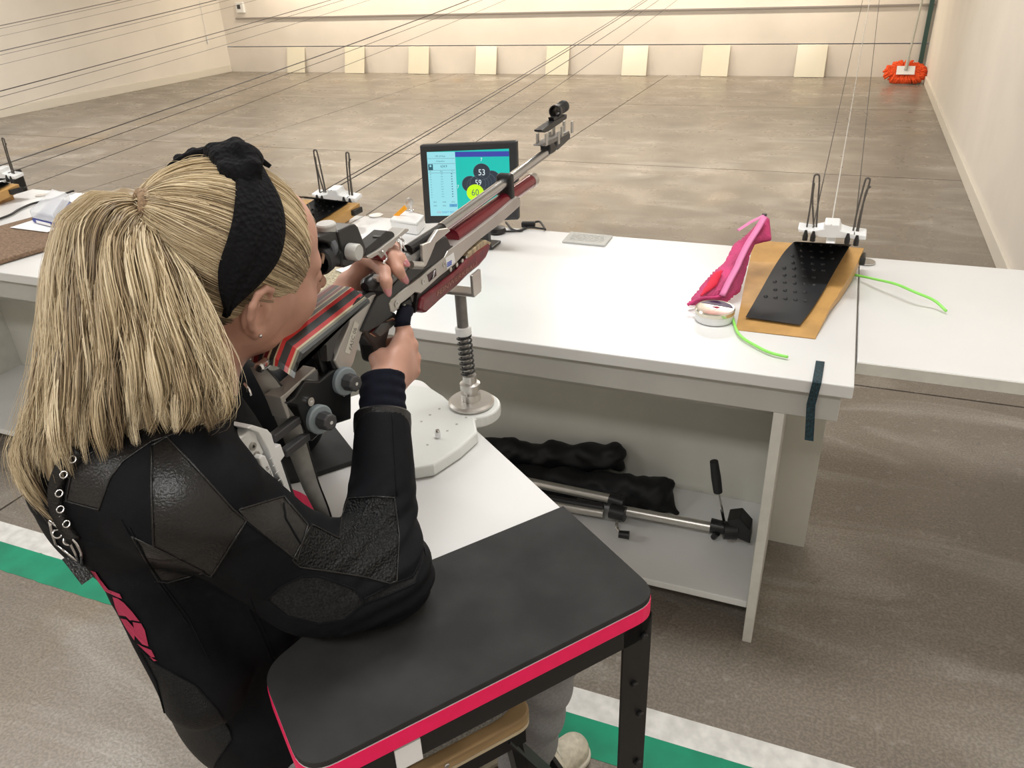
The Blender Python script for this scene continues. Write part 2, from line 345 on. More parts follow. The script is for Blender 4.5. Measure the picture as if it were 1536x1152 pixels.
# lamps that carry the light
LAMP = mat('lamp_diffuser', (.9, .9, .9), .5, emis=((1, .97, .9), 2.0))
k = 0
for lx, ly in [(x, y) for y in (-1.2, 1.6) for x in (-6.5, -3.4, -.35)] + [(x, 6.2) for x in (-7.6, -4.5, -1.4)]:
    pos = {-6.5: 'left', -3.4: 'middle', -.35: 'right', -7.6: 'left', -4.5: 'middle', -1.4: 'right'}[lx]; row = {-1.2: 'behind the shooter', 1.6: 'over the firing benches', 6.2: 'over the middle of the range'}[ly]
    t = thing('ceiling_lamp', f'long white fluorescent ceiling lamp {row}, {pos} one of its row', 'lamp', (lx, ly, 3.0), group='ceiling lamps')
    MB().box((lx - .7, ly - .22, 2.95), (lx + .7, ly + .22, 3.0)).put('lamp_housing', MT['plasticw'], t); MB().box((lx - .66, ly - .19, 2.944), (lx + .66, ly + .19, 2.95)).put('diffuser', LAMP, t)
# painted firing line: a white strip against a green one
WT = mat('worn_white_paint', (.70, .69, .66), .5, noise=.12, nscale=30); GT = mat('green_paint', (.004, .27, .145), .42, noise=.14, nscale=10)
def strip(y0, y1, z, jag, seed):
    r = random.Random(seed); v = []; n = 520
    for i in range(n + 1):
        x = XL + .05 + (XR_ - XL - .1) * i / n; j0 = r.uniform(-jag, jag) * (r.random() < .5); j1 = 0
        v += [(x, y0 + j0, z), (x, y1 + j1, z), (x, y1 + j1, 0.0002), (x, y0 + j0, 0.0002)]
    f = []
    for i in range(n):
        a = 4 * i; b_ = a + 4
        for k_ in range(4): f.append((a + k_, a + (k_ + 1) % 4, b_ + (k_ + 1) % 4, b_ + k_))
    return MB().add(v, f)
y_a = Z(860, 1030, 0)[1]; y_m = Z(850, 1050, 0)[1]; y_b = Z(60, 850, 0)[1]
strip(y_a - .075, y_a + .0, .0008, .006, 3).put('trim_2', WT, kind='structure')
strip(y_a - .165, y_a - .072, .0012, .002, 5).put('trim_3', GT, kind='structure')
# ------------------------------------------------------------------ far end
names = ['leftmost', 'second from the left', 'third from the left', 'fourth from the left', 'fourth from the right', 'third from the right', 'second from the right', 'rightmost, nearest the orange mop']
hw = [(431, 459), (517, 548), (612, 644), (712, 745), (817, 853), (931, 970), (1050, 1092), (1190, 1237)]
for i, (a, b) in enumerate(hw):
    ya = YF - .12; pa = Y(a + 1, 111.5, ya)[0]; pb = Y(b - 1, 112, ya)[0]; wd = (pb - pa); top = .385
    me = MB().prism([(pa, ya, 0.001), (pb, ya, 0.001), (pb, YF - .02, top), (pa, YF - .02, top)], (0, -.012, .004)).put('leaning_panel', MT['card'], label=f'cream square board leaning on the far wall, {names[i]} of eight', cat='board', group='cream boards along the far wall', bev=.002, org=(pa, ya, 0))
# thermostat box, cord hook
t = thing('thermostat', 'small white box with a dark display high on the far wall', 'thermostat', Y(362, 12, YF))
c = Y(362, 12, YF); MB().box((c[0] - .075, YF - .05, c[2] - .07), (c[0] + .075, YF, c[2] + .085)).put('housing', MT['plasticw'], t, bev=.006)
MB().box((c[0] - .042, YF - .053, c[2] - .012), (c[0] + .022, YF - .05, c[2] + .05)).put('display', MT['dkgrey'], t)
c = X(311, 62, XL + .01); t = thing('cord_pull', 'thin white pull cord with a small toggle hanging on the left wall', 'cord', c)
MB().tube([c + [.01, 0, .6], c + [.01, 0, 0]], .004, 6).put('cord', MT['plasticw'], t); MB().tube([c + [.01, 0, .07], c + [.01, 0, -.03]], .013, 8).put('toggle', MT['plasticw'], t)
# mop in the far right corner
c = Z(1355, 127, 0); t = thing('dust_mop', 'orange fringed dust mop with a pale handle in the far right corner', 'mop', c)
b = MB(); r = random.Random(4)
mA, mB_, mN = np.array([1., 0, 0]), np.array([0, .62, .785]), np.array([0, -.785, .62]); mc = np.array([c[0], c[1] + .08, .135])
for i in range(340):
    a = r.uniform(0, 6.283); rr = r.uniform(.2, 1); q0 = mc + mA * .17 * rr * math.cos(a) + mB_ * .10 * rr * math.sin(a)
    q2 = mc + mA * .235 * math.cos(a) * (.6 + .45 * rr) + mB_ * .165 * math.sin(a) * (.6 + .45 * rr) - mN * .03; q2[2] = max(.012, q2[2])
    b.tube([q0 - mN * .01, (q0 + q2) / 2 + mN * r.uniform(.01, .03), q2], .011, 5)
b.put('fringe', MT['orange'], t, kind='stuff', smooth='all')
MB().obox(mc + mN * .03, [mA, mB_, mN], (.10, .055, .004)).put('mop_plate', MT['paper'], t)
hb = mc + mN * .035; ht = Y(1397, -60, YF - .05)
MB().tube([hb, hb + (ht - hb) * .12], .02, 10).put('socket', MT['greypl'], t); MB().tube([hb, ht], .013, 10).put('handle', MT['greypl'], t, smooth=True)
c = Z(1378, 116, 0); p = np.array([.80, YF - .08, 0]); q = np.array([.80, YF - .03, 1.6])
MB().box((.785, YF - .07, .0), (.835, YF - .02, 1.7)).put('corner_post', MT['dgreen'], label='dark green upright post in the far right corner behind the mop', cat='post', bev=.004)
t = thing('floor_bottle', 'small white and black canister at the foot of the corner post', 'canister', (.74, YF - .2, 0))
MB().lathe((.745, YF - .2, 0), (0, 0, 1), [(.05, 0), (.05, .10), (.03, .13)]).put('canister_body', MT['black'], t, smooth=True); MB().lathe((.745, YF - .2, .13), (0, 0, 1), [(.035, 0), (.035, .05), (.02, .07)]).put('canister_cap', MT['plasticw'], t, smooth=True)
# ------------------------------------------------------------------ firing benches
def bench(name, x0, x1, y0, y1, label, side=True):
    t = thing(name, label, 'bench', ((x0 + x1) / 2, (y0 + y1) / 2, 0))
    MB().box((x0, y0, .722), (x1, y1, .75)).put('bench_top', [MT['white']], t, bev=.0025)
    MB().box((x0 + .03, y0 + .022, .655), (x1 - .018, y0 + .042, .722)).put('apron', MT['greylam'], t, bev=.002)
    MB().box((x0 + .03, y0 + .10, .605), (x1 - .13, y0 + .118, .70)).put('lower_rail', MT['greylam'], t)
    MB().box((x0 + .03, 1.90, 0), (x1 - .022, 1.92, .722)).put('back_panel', MT['panel'], t)
    MB().box((x0 + .05, y0 + .03, .102), (x1 - .141, 1.90, .122)).put('shelf', MT['white'], t, bev=.002)
    MB().box((x1 - .141, y0 + .022, 0), (x1 - .119, 1.90, .655)).put('side_panel', MT['edge'], t, bev=.0015)
    MB().box((x0 + .05, y0 + .022, 0), (x0 + .07, 1.90, .655)).put('side_panel', MT['edge'], t, bev=.0015)
    return t
bench('shooting_bench', -1.47, .097, 1.466, 2.25, 'white laminate shooting bench in front of the shooter with an open shelf below')
bench('shooting_bench', -3.05, -1.474, 1.466, 2.25, 'white laminate shooting bench left of the shooter carrying the brown mat')
t = thing('wall_counter', 'short white counter joining the main bench to the right wall', 'counter', (.48, 1.9, 0))
MB().box((.101, 1.585, .720), (XR_ - .02, 2.25, .748)).put('counter_top', MT['white'], t, bev=.0025)
MB().box((.101, 1.583, .721), (XR_ - .02, 1.585, .746)).put('edge_band', MT['edge'], t)
MB().box((XR_ - .045, 1.62, .60), (XR_ - .002, 2.24, .720)).put('wall_batten', MT['panel'], t)
# ------------------------------------------------------------------ things on the benches
c8 = crop(1000, 260, 3.4909)
# sloped tan target-changer block with a studded rubber pad
def wedge_mesh():
    rp = [(1296, 372), (1284, 398), (1265, 430), (1246, 460), (1232, 488), (1223, 508)]; lp = [(1131, 360), (1124, 392), (1117, 425), (1112, 452), (1107, 477), (1103, 496)]
    ys_ = [2.13, 2.04, 1.92, 1.81, 1.72, 1.665]; n = len(ys_); v = []
    zs = [max(.752, .5 * (Y(*a, y)[2] + Y(*b, y)[2])) for a, b, y in zip(lp, rp, ys_)]
    for i in range(n):
        l = Y(*lp[i], ys_[i]); r = Y(*rp[i], ys_[i]); v += [(l[0], ys_[i], l[2]), (r[0], ys_[i], r[2])]
    for i in range(n):
        th = .012 if i > 2 else .030; l, r = np.array(v[2 * i]), np.array(v[2 * i + 1]); v += [(l[0], l[1] + .0, max(.751, l[2] - th)), (r[0], r[1], max(.751, r[2] - th))]
    f = [(2 * i, 2 * i + 1, 2 * i + 3, 2 * i + 2) for i in range(n - 1)]; o = 2 * n
    f += [(o + 2 * i, o + 2 * i + 2, o + 2 * i + 3, o + 2 * i + 1) for i in range(n - 1)]
    f += [(2 * i, 2 * i + 2, o + 2 * i + 2, o + 2 * i) for i in range(n - 1)] + [(2 * i + 1, o + 2 * i + 1, o + 2 * i + 3, 2 * i + 3) for i in range(n - 1)]
    f += [(0, o, o + 1, 1), (2 * n - 2, 2 * n - 1, o + 2 * n - 1, o + 2 * n - 2)]
    return v, f
wv, wfc = wedge_mesh()
wd = thing('pedal_block', 'tan sloped block with a black studded rubber pad beside the pink bag', 'block', (-.05, 1.9, .75), group='tan sloped blocks, one per lane')
wo = MB().add(wv, wfc).put('sloped_body', MT['tan'], wd, bev=.002, smooth=False)
zt = wv[0][2]
MB().box((-.14, 2.05, .751), (.055, 2.125, zt - .034)).put('support_block', MT['tan'], wd)
MB().box((.062, 2.085, .80), (.108, 2.135, wv[1][2] - .031)).put('bracket', MT['black'], wd, bev=.003)
MB().lathe((.115, 2.2, .7505), (0, 0, 1), [(.024, 0), (.024, .003)]).put('foot_disc', MT['steel'], wd, smooth=True)
wb = BVHTree.FromPolygons([tuple(p) for p in wv], wfc)
le = spline([c8(p)[0] for p in [(677, 357), (612, 425), (548, 525), (478, 650), (412, 765)]], 5); re = spline([c8(p)[0] for p in [(970, 372), (905, 478), (830, 610), (765, 715), (697, 806)]], 5)
def wlift(px, py, l):
    h = hit(wb, px, py, l)
    return h if h is not None else Y(px, py, 1.9)
v = []; 
for a, b in zip(le, re):
    for t in np.linspace(0, 1, 7): q = np.array(a) * (1 - t) + np.array(b) * t; v.append(wlift(q[0], q[1], .006))
n = len(le); v2 = [tuple(np.array(p) + (0, .003, -.006)) for p in v]
f = [(i * 7 + j, i * 7 + j + 1, (i + 1) * 7 + j + 1, (i + 1) * 7 + j) for i in range(n - 1) for j in range(6)]; o = len(v)
f += [tuple(o + a for a in q[::-1]) for q in f]
f += [(i * 7, (i + 1) * 7, o + (i + 1) * 7, o + i * 7) for i in range(n - 1)] + [(i * 7 + 6, o + i * 7 + 6, o + (i + 1) * 7 + 6, (i + 1) * 7 + 6) for i in range(n - 1)]
f += [(j, o + j, o + j + 1, j + 1) for j in range(6)] + [((n - 1) * 7 + j, (n - 1) * 7 + j + 1, o + (n - 1) * 7 + j + 1, o + (n - 1) * 7 + j) for j in range(6)]
MB().add(v, f).put('rubber_pad', MT['rubber'], wd, smooth=True, bev=.0015)
rows = [((705, 380), (908, 390), 5), ((706, 415), (860, 425), 4), ((658, 443), (866, 458), 5), ((660, 480), (816, 489), 4), ((615, 507), (820, 522), 5), ((616, 546), (770, 558), 4), ((566, 580), (772, 599), 5), ((568, 622), (722, 636), 4), ((518, 657), (725, 681), 5)]
b = MB()
for a, c, k in rows:
    for i in range(k):
        q = np.array(a) + (np.array(c) - np.array(a)) * i / (k - 1); px, py = c8(q)[0]; h = wlift(px, py, .006)
        b.lathe(h, (0, -.55, .83), [(.0052, -.002), (.0048, .0012), (.003, .0030), (.0008, .0036)], n=10)
b.put('studs', MT['rubber'], wd, kind='stuff', smooth='all')
me = text_mesh('ELEY', .1); px = quad_map(me, [(1137, 367), (1169, 367), (1168, 374), (1136, 374)])
for v_, q in zip(me.vertices, px): v_.co = tuple(wlift(q[0], q[1], .0004))
link(me, 'lettering', mat('embossed_tan', (.40, .215, .07), .5), wd)
# wire brackets
def bracket(x0, label, far=False):
    t = thing('target_wire_bracket', label, 'bracket', (x0, 2.2, .8), group='white wire brackets at the back edge of the bench')
    dx = x0 - .02
    out = [Y(*p, 2.2) + [dx, 0, 0] for p in c8((686, 290), (700, 292), (760, 302), (822, 290), (828, 266), (905, 270), (912, 300), (960, 315), (1046, 326), (1044, 352), (1000, 350), (940, 342), (880, 340), (800, 336), (765, 322), (690, 310))]
    MB().prism(out, (0, .045, .006)).put('bracket_plate', MT['plasticw'], t, bev=.003)
    MB().box((x0 - .012, 2.16, .755), (x0 + .012, 2.24, .80)).put('stem', MT['plasticw'], t, bev=.003)
    for hp in ([(730, 300), (752, 170), (768, 40), (778, 17), (792, 17), (798, 40), (790, 170), (782, 292)], [(768, 292), (762, 150), (770, 60)], [(975, 315), (1000, 200), (1036, 60), (1046, 37), (1060, 37), (1062, 60), (1020, 200), (992, 325)], [(1000, 325), (1040, 120), (1068, 78)]):
        MB().tube(spline([Y(*p, 2.2) + [dx, .02, 0] for p in c8(*hp)], 4), .0026, 6).put('wire_guide', MT['wire'], t, smooth=True)
    for p in c8((725, 335), (765, 340), (945, 352), (992, 362)):
        MB().lathe(Y(*p, 2.2) + [dx, 0, 0], (0, 0, 1), [(.007, -.008), (.007, .004), (.003, .02)], n=8).put('screw', MT['black'], t)
    return t
def copy_tree(o, off, parent=None, **kw):
    c = o.copy(); COL.objects.link(c); c.parent = parent
    if parent is None:
        c.location = Vector(o.location) + Vector(off)
        for k_, v_ in kw.items(): c[k_] = v_
    for ch in [q for q in bpy.data.objects if q.parent == o]: copy_tree(ch, off, c)
    return c
br = bracket(.02, 'white wire bracket with hairpin guides behind the tan block at the right')
copy_tree(br, (-1.57, 0, 0), label='white wire bracket with hairpin guides seen just past the shooter\'s forehead')
copy_tree(br, (-3.17, 0, -.01), label='white wire bracket with hairpin guides at the left edge of the photo')
copy_tree(wd, (-1.545, .06, 0), label='tan sloped block with black pad seen just past the shooter\'s forehead')
copy_tree(wd, (-3.03, -.02, 0), label='tan sloped block at the far left beside the brown mat')
# target wires of every lane
lanes = [.02, -1.55, -3.15, -4.7, -6.25, -7.8]
ln = ['rightmost lane', 'lane of the shooter', 'second lane left of the shooter', 'third lane left of the shooter', 'fourth lane left of the shooter', 'farthest left lane']
for i, x in enumerate(lanes):
    for j, (dx, z0, m, r_) in enumerate([(-.05, .835, 'wire', .0017), (-.005, .845, 'wirew' if i == 0 else 'wire', .0020), (.055, .825, 'wire', .0017)] + ([(.12, .77, 'wire', .0014)] if i else [])):
        y0 = 2.2; y1 = 11.2; a = np.array([x + dx, y0, z0]); e = np.array([x + dx + .1, y1, z0 + .84]); pts = []
        for t_ in np.linspace(0, 1, 17): q = a + (e - a) * t_; q[2] -= .06 * 4 * t_ * (1 - t_); pts.append(q)
        wh = ['left', 'middle', 'right', 'lowest'][j]
        MB().tube(pts, r_, 5).put('target_wire', MT[m], label=f'thin {"pale" if m == "wirew" else "dark"} {wh} wire running downrange in the {ln[i]}', cat='wire', group='target wires running down the range', smooth='all', org=tuple(a))
# black box beyond the bench at the left edge
bb = Y(17, 268, 2.32); t = MB().box((bb[0] - .14, 2.28, bb[2] - .06), (bb[0] + .03, 2.36, bb[2] + .035)).put('black_box', MT['black'], label='small black box behind the wire bracket at the left edge', cat='box', bev=.008, org=(bb[0], 2.3, bb[2]))
# brown mat, case, paper, cable on the left bench
MB().prism([(-2.70, 1.45, .752), (-2.31, 1.45, .752), (-2.225, 1.86, .752), (-2.60, 2.02, .752)], (0, 0, .014)).put('brown_mat', [MT['carpet']], label='brown carpet mat lying across the left bench', cat='mat', bev=.003, org=(-2.5, 1.7, .75))
MB().box((0, 0, 0), (.04, .5, .02)).put('mat_board', MT['wood'], label='thin brown board along the far edge of the carpet mat', cat='board', org=(-2.69, 1.50, .752))
c7b = crop(0, 220, 4.8)
MB().prism([Z(*p, .769) for p in c7b((72, 583), (232, 532), (412, 588), (342, 617))], (0, 0, .001)).put('paper_sheet', MT['paper'], label='white paper sheet under the clear plastic case', cat='paper', org=Z(40, 340, .769))
pc = [Z(*p, .772) for p in c7b((238, 545), (410, 588), (520, 420), (400, 380))]; t = thing('plastic_case', 'clear plastic case with a blue base beside the shooter\'s ponytail', 'case', pc[0])
MB().prism(pc, (0, 0, .014)).put('case_base', MT['bluep'], t, bev=.004); MB().prism([p + [0, 0, .015] for p in pc], (0, 0, .028)).put('case_lid', MT['clearp'], t, bev=.006)
e_ = pc[1] - pc[0]; MB().prism([pc[0] + e_ * .2 + [0, -.001, .003], pc[0] + e_ * .8 + [0, -.001, .003], pc[0] + e_ * .8 + [0, -.001, .012], pc[0] + e_ * .2 + [0, -.001, .012]], (0, -.002, 0)).put('case_label', MT['paper'], t)
MB().tube(spline([Z(*p, .756) for p in c7b((-60, 540), (70, 492), (140, 450), (230, 412), (330, 388), (400, 370), (460, 342), (530, 318))], 6), .0042, 8).put('black_cable', MT['cable'], label='thick black cable crossing the left bench behind the mat', cat='cable', smooth='all', org=Z(60, 300, .756))
# speckled mat and paper ahead of the rifle
MB().prism([(-1.42, 1.50, .7515), (-1.08, 1.50, .7515), (-1.12, 1.93, .7515), (-1.40, 1.98, .7515)], (0, 0, .009)).put('speckled_mat', MT['cork'], label='speckled beige mat on the bench seen between face and rifle', cat='mat', bev=.002, org=(-1.2, 1.7, .75))
MB().prism([Z(*p, .7625) for p in [(503, 405), (545, 392), (562, 412), (530, 416)]], (0, 0, .001)).put('paper_slip', MT['paper'], label='small white paper slip on the speckled mat', cat='paper', org=Z(520, 405, .7625))
# pink mesh bag
def pillow(poly, depth, thick, name, m, parent, n=34, puff=None, noise=.0, nf=60):
    poly = np.array(poly, float); mn = poly.min(0); mx = poly.max(0); st = max(mx - mn) / n
    xs_, ys_ = np.meshgrid(np.arange(mn[0] - st, mx[0] + st, st), np.arange(mn[1] - st, mx[1] + st, st)); q = np.stack([xs_.ravel(), ys_.ravel()], -1)
    ins = in_poly(q, poly); idx = {}; 
    def near(p):
        best = 1e9; bp = p
        for i in range(len(poly)):
            a, b_ = poly[i], poly[(i + 1) % len(poly)]; t_ = np.clip((p - a) @ (b_ - a) / max(1e-9, (b_ - a) @ (b_ - a)), 0, 1); c_ = a + (b_ - a) * t_; d_ = np.hypot(*(p - c_))
            if d_ < best: best, bp = d_, c_
        return best, bp
    W_ = xs_.shape[1]; cellv = {}; vf = []; vb = []; F_ = []
    def vid(k_):
        if k_ in cellv: return cellv[k_]
        p = q[k_]; d_, bp = near(p)
        if not ins[k_]: p = bp; d_ = 0
        dp = depth(p[0], p[1]); h_ = thick * math.sqrt(max(0, min(1, d_ / (.32 * min(mx - mn)))))
        h_ *= 1 + noise * math.sin(p[0] * nf / 100 + 1.3) * math.sin(p[1] * nf / 80 + p[0] * .02)
        cellv[k_] = len(vf); vf.append(P(p[0], p[1], dp - h_)); vb.append(P(p[0], p[1], dp + h_ * .6 + .0006)); return cellv[k_]
    for j in range(xs_.shape[0] - 1):
        for i in range(W_ - 1):
            a = j * W_ + i; qs = (a, a + 1, a + W_ + 1, a + W_)
            if ins[list(qs)].sum() >= 2: F_.append(tuple(vid(k_) for k_ in qs))
    o = len(vf); F_ = [tuple(dict.fromkeys(t_)) for t_ in F_]
    ed = {}
    for t_ in F_:
        for a, b_ in zip(t_, t_[1:] + t_[:1]): ed[(a, b_)] = 1
    side = [(a, b_, o + b_, o + a) for a, b_ in ed if (b_, a) not in ed]
    return MB().add(vf + vb, F_ + [tuple(o + a for a in t_[::-1]) for t_ in F_] + side).put(name, m, parent, smooth='all')
def dep(p): return float((np.array(p) - CAM) @ R[:, 2])
dl = dep(Z(1035, 458, .757)); dt = dep(Y(1150, 323, 2.0))
bagd = lambda x, y: dl + (dt - dl) * (462 - y) / (462 - 323)
t = thing('mesh_pouch', 'bright pink mesh zip pouch leaning against the tan block', 'pouch', Z(1060, 458, .752))
pillow(c8((100, 690), (170, 600), (240, 515), (300, 470), (350, 370), (430, 310), (505, 222), (538, 232), (550, 352), (462, 372), (440, 420), (415, 520), (385, 620), (310, 682), (200, 695)), bagd, .028, 'mesh_body', MT['meshpink'], t, noise=.3)
pillow(c8((165, 655), (245, 520), (300, 500), (262, 590), (190, 640)), lambda x, y: bagd(x, y) - .026, .004, 'red_content', MT['redcloth'], t, n=14)
MB().tube(spline([P(*p, bagd(*p) - .03) for p in c8((512, 228), (470, 300), (425, 370), (385, 450), (368, 490), (330, 560), (290, 640))], 5), .0085, 8, flat=.4).put('zip', MT['pinkzip'], t, smooth='all')
MB().tube(spline([P(*p, bagd(*p) - .022) for p in c8((110, 688), (180, 655), (290, 640), (330, 560), (365, 500))], 5), .004, 6).put('piping', MT['meshpink'], t, smooth='all')
MB().tube([P(*p, bagd(*p) - .005) for p in c8((508, 222), (440, 255), (374, 298))], .006, 6, flat=.4).put('zip_tail', MT['pinkzip'], t)
MB().lathe(P(*c8((511, 224))[0], dt), (0, 0, 1), [(.006, -.005), (.006, .006)], n=8).put('zip_end', MT['dkgrey'], t)
# round tin
tc_ = Z(1071, 478, .752); t = thing('pellet_tin', 'small round metal tin with a navy label half under the pink pouch', 'tin', tc_)
MB().lathe(tc_, (0, 0, 1), [(.0425, 0), (.044, .002), (.044, .017)], n=40).put('tin_base', MT['plasticw'], t, smooth=True)
MB().lathe(tc_, (0, 0, 1), [(.0452, .0175), (.0455, .026), (.043, .029), (.040, .0285), (.0001, .0285)], n=40).put('tin_lid', MT['tin'], t, smooth=True)
MB().prism([tc_ + [.0395 * math.cos(a), .0395 * math.sin(a), .0287] for a in np.linspace(.1, math.pi - .5, 16)], (0, 0, .0004)).put('lid_label', MT['navylab'], t)
MB().prism([tc_ + np.array(q) for q in ((-.006, .002, .0291), (.004, -.004, .0291), (.012, .0, .0291), (.004, .006, .0291))], (0, 0, .0003)).put('lid_emblem', MT['backtxt'], t)
# green cords
MB().tube(spline([Z(*p, .757) for p in c8((335, 690), (352, 780), (385, 850), (470, 905), (545, 940), (635, 962))], 6), .0033, 8).put('green_cord', MT['green'], label='short bright green cord end curling in front of the tan block', cat='cord', smooth='all', org=Z(1150, 520, .757))
MB().tube(spline([Z(*p, z_) for p, z_ in zip(c8((930, 525), (1000, 535), (1100, 556), (1200, 580), (1300, 622), (1400, 665), (1465, 722)), (.757, .762, .776, .784, .782, .770, .756))], 6), .0033, 8).put('green_cord', MT['green'], label='long bright green cord arching over the right counter', cat='cord', smooth='all', org=Z(1300, 430, .757))
# printed strap hanging over the front edge
a = Z(1230.5, 542, .7512); a2 = Z(1225, 576, .7512); w_ = .0085
fx = [a, np.array([a2[0], 1.4655, .7525]), np.array([a2[0], 1.4625, .749]), np.array([a2[0] - .004, 1.461, .70]), np.array([a2[0] - .010, 1.458, .64])]
fx[-1] = Y(1213.5, 661, 1.455)
v = []; 
for p in fx: v += [p + [-w_, 0, 0], p + [w_, 0, 0], p + [w_, -.0012, .0012], p + [-w_, -.0012, .0012]]
f = [(4 * i + k_, 4 * i + (k_ + 1) % 4, 4 * i + 4 + (k_ + 1) % 4, 4 * i + 4 + k_) for i in range(4) for k_ in range(4)] + [(0, 1, 2, 3), (19, 18, 17, 16)]
MB().add(v, f).put('printed_strap', MT['teal'], label='dark teal printed strap hanging over the bench front edge', cat='strap', org=a2)
# little clear sign on the bench
pl = [Z(*p, .756) for p in [(843, 361.5), (907, 367.5), (919, 353), (856, 347)]]; t = thing('clear_sign', 'small clear plastic sign plate lying at the bench back edge', 'sign', pl[0])
MB().prism(pl, (0, 0, -.005)).put('sign_plate', mat('sign_acrylic', (.55, .56, .54), .15, coat=.5), t, bev=.001)
b = MB(); ax_ = pl[1] - pl[0]; ay_ = pl[3] - pl[0]; r = random.Random(3)
for i in range(5):
    u0 = .12
    while u0 < .86:
        u1 = u0 + r.uniform(.05, .16); q = lambda u, v_: pl[0] + ax_ * u + ay_ * v_ + [0, 0, .0006]
        vv = .75 - i * .13; b.prism([q(u0, vv), q(min(u1, .9), vv), q(min(u1, .9), vv + .035), q(u0, vv + .035)], (0, 0, .0001)); u0 = u1 + .03
b.put('print_lines', MT['greypl'], t, kind='stuff')
# ------------------------------------------------------------------ monitor
TL, TR, BR_, BL = Y(629, 218, 1.985), Y(774.5, 212, 2.015), Y(777.5, 330, 2.015), Y(637, 336, 1.985)
mo = thing('monitor', 'small black monitor showing a shot diagram behind the rifle barrel', 'monitor', [(TL[0] + TR[0]) / 2, 2.03, .75])
BL_ = BL; nx = _n(BR_ - BL); nu = _n(TL - BL - nx * ((TL - BL) @ nx)); nn_ = np.cross(nx, nu)
if nn_[1] > 0: nn_ = -nn_
Wm = np.linalg.norm(BR_ - BL); Hm = np.linalg.norm(TL - BL)
def S3(u, v, l=0.0): return BL_ * (1 - u) * (1 - v) + BR_ * u * (1 - v) + TR * u * v + TL * (1 - u) * v + nn_ * l
MB().prism([S3(0, 0), S3(1, 0), S3(1, 1), S3(0, 1)], -nn_ * .022).put('bezel', mat('monitor_bezel', (.022, .023, .026), .42), mo, bev=.004)
MB().prism([S3(.15, .15, -.022), S3(.85, .15, -.022), S3(.85, .85, -.022), S3(.15, .85, -.022)], -nn_ * .02).put('rear_housing', MT['black'], mo, bev=.006)
cbx = S3(.5, .1, -.05); MB().box((cbx[0] - .04, cbx[1] - .012, .7585), (cbx[0] + .04, cbx[1] + .012, cbx[2] + .06)).put('stand_neck', MT['black'], mo, bev=.004)
MB().box((cbx[0] - .055, cbx[1] - .02, .7505), (cbx[0] + .055, cbx[1] + .05, .759)).put('stand_base', MT['black'], mo, bev=.003)
EM = lambda n_, c, s=1.0: mat(n_, (0.01, .01, .01), .3, emis=(c, s))
e_lc = EM('screen_pale_cyan', (.33, .78, .86), .95); e_teal = EM('screen_teal', (.0, .62, .53), .85); e_pur = EM('screen_violet', (.04, .06, .42), .9); e_dk = EM('screen_dark_disc', (.020, .032, .05), 1); e_w = EM('screen_white', (.8, .92, .95), .95); e_yg = EM('screen_lime', (.58, .95, .0), 1); e_tx = EM('screen_text', (.02, .10, .14), 1); e_rd = EM('screen_red', (.5, .1, .25), 1); e_bl = EM('screen_blue', (.02, .15, .55), 1); e_line = EM('screen_rim', (.10, .14, .18), 1)
# screen rectangle in bezel uv
su0, su1, sv0, sv1 = .075, .925, .105, .915
def SC(x, y, l):                      # crop pixel (620,200, scale 7.68) -> screen plane
    return S3(su0 + (x - 165) / 943 * (su1 - su0), sv1 - (y - 192 + (x - 165) * .03) / 757 * (sv1 - sv0), l)
scr = MB().prism([S3(su0, sv0, .0002), S3(su1, sv0, .0002), S3(su1, sv1, .0002), S3(su0, sv1, .0002)], nn_ * .0006).put('screen', e_teal, mo)
def patch(x0, y0, x1, y1, m, l, name='screen_field'):
    return MB().prism([SC(x0, y1, l), SC(x1, y1, l), SC(x1, y0, l), SC(x0, y0, l)], nn_ * .0001).put(name, m, scr)
patch(165, 192, 495, 949, e_lc, .001); patch(495, 192, 1108, 252, e_pur, .001)
def disc(x, y, r_, m, l, rim=True):
    pp = [SC(x + r_ * math.cos(a), y + r_ * math.sin(a), l) for a in np.linspace(0, 6.2832, 33)[:-1]]
    MB().prism(pp, nn_ * .0001).put('shot_disc', m, scr)
    if rim:
        b = MB(); b.tube([SC(x + r_ * math.cos(a), y + r_ * math.sin(a), l + .0001) for a in np.linspace(0, 6.2832, 33)], .0003, 4, cap=False); b.put('disc_rim', e_line, scr)
k = 0
for x, y, r_ in [(655, 570, 96), (905, 505, 92), (720, 590, 104), (800, 560, 104), (850, 540, 96), (760, 575, 110), (745, 560, 90), (793, 425, 96)]:
    disc(x, y, r_, e_dk, .0012 + k * .00012); k += 1
def stext(tx, x, y, h, m, l=.0026, bold=False):
    me = text_mesh(tx, 1.0); co = np.array([v_.co[:2] for v_ in me.vertices]); hh = .70
    for v_, q in zip(me.vertices, co): v_.co = tuple(SC(x + q[0] * h / hh * .82, y - q[1] * h / hh, l))
    link(me, 'screen_text', m, scr)
stext('7', 795, 285, 40, e_w); stext('7', 512, 600, 40, e_w); stext('53', 795, 435, 72, e_w); stext('59', 750, 555, 66, e_w)
disc(710, 672, 100, e_yg, .0027, False); stext('60', 710, 672, 78, e_tx, .003)
stext('1920 .69 Meter', 322, 240, 17, e_tx); stext('Competition', 322, 297, 17, e_tx); stext('624.9', 358, 357, 30, e_tx)
for y in (265, 325, 400, 432): patch(168, y, 490, y + 3, e_bl if 0 else e_line, .0012, 'rule_line')
patch(172, 332, 228, 400, e_tx, .0013, 'pictogram'); disc(200, 352, 12, e_lc, .0015, False)
stext('No', 196, 416, 14, e_tx); stext('Ring', 325, 416, 14, e_tx); stext('T/s', 455, 412, 14, e_tx)
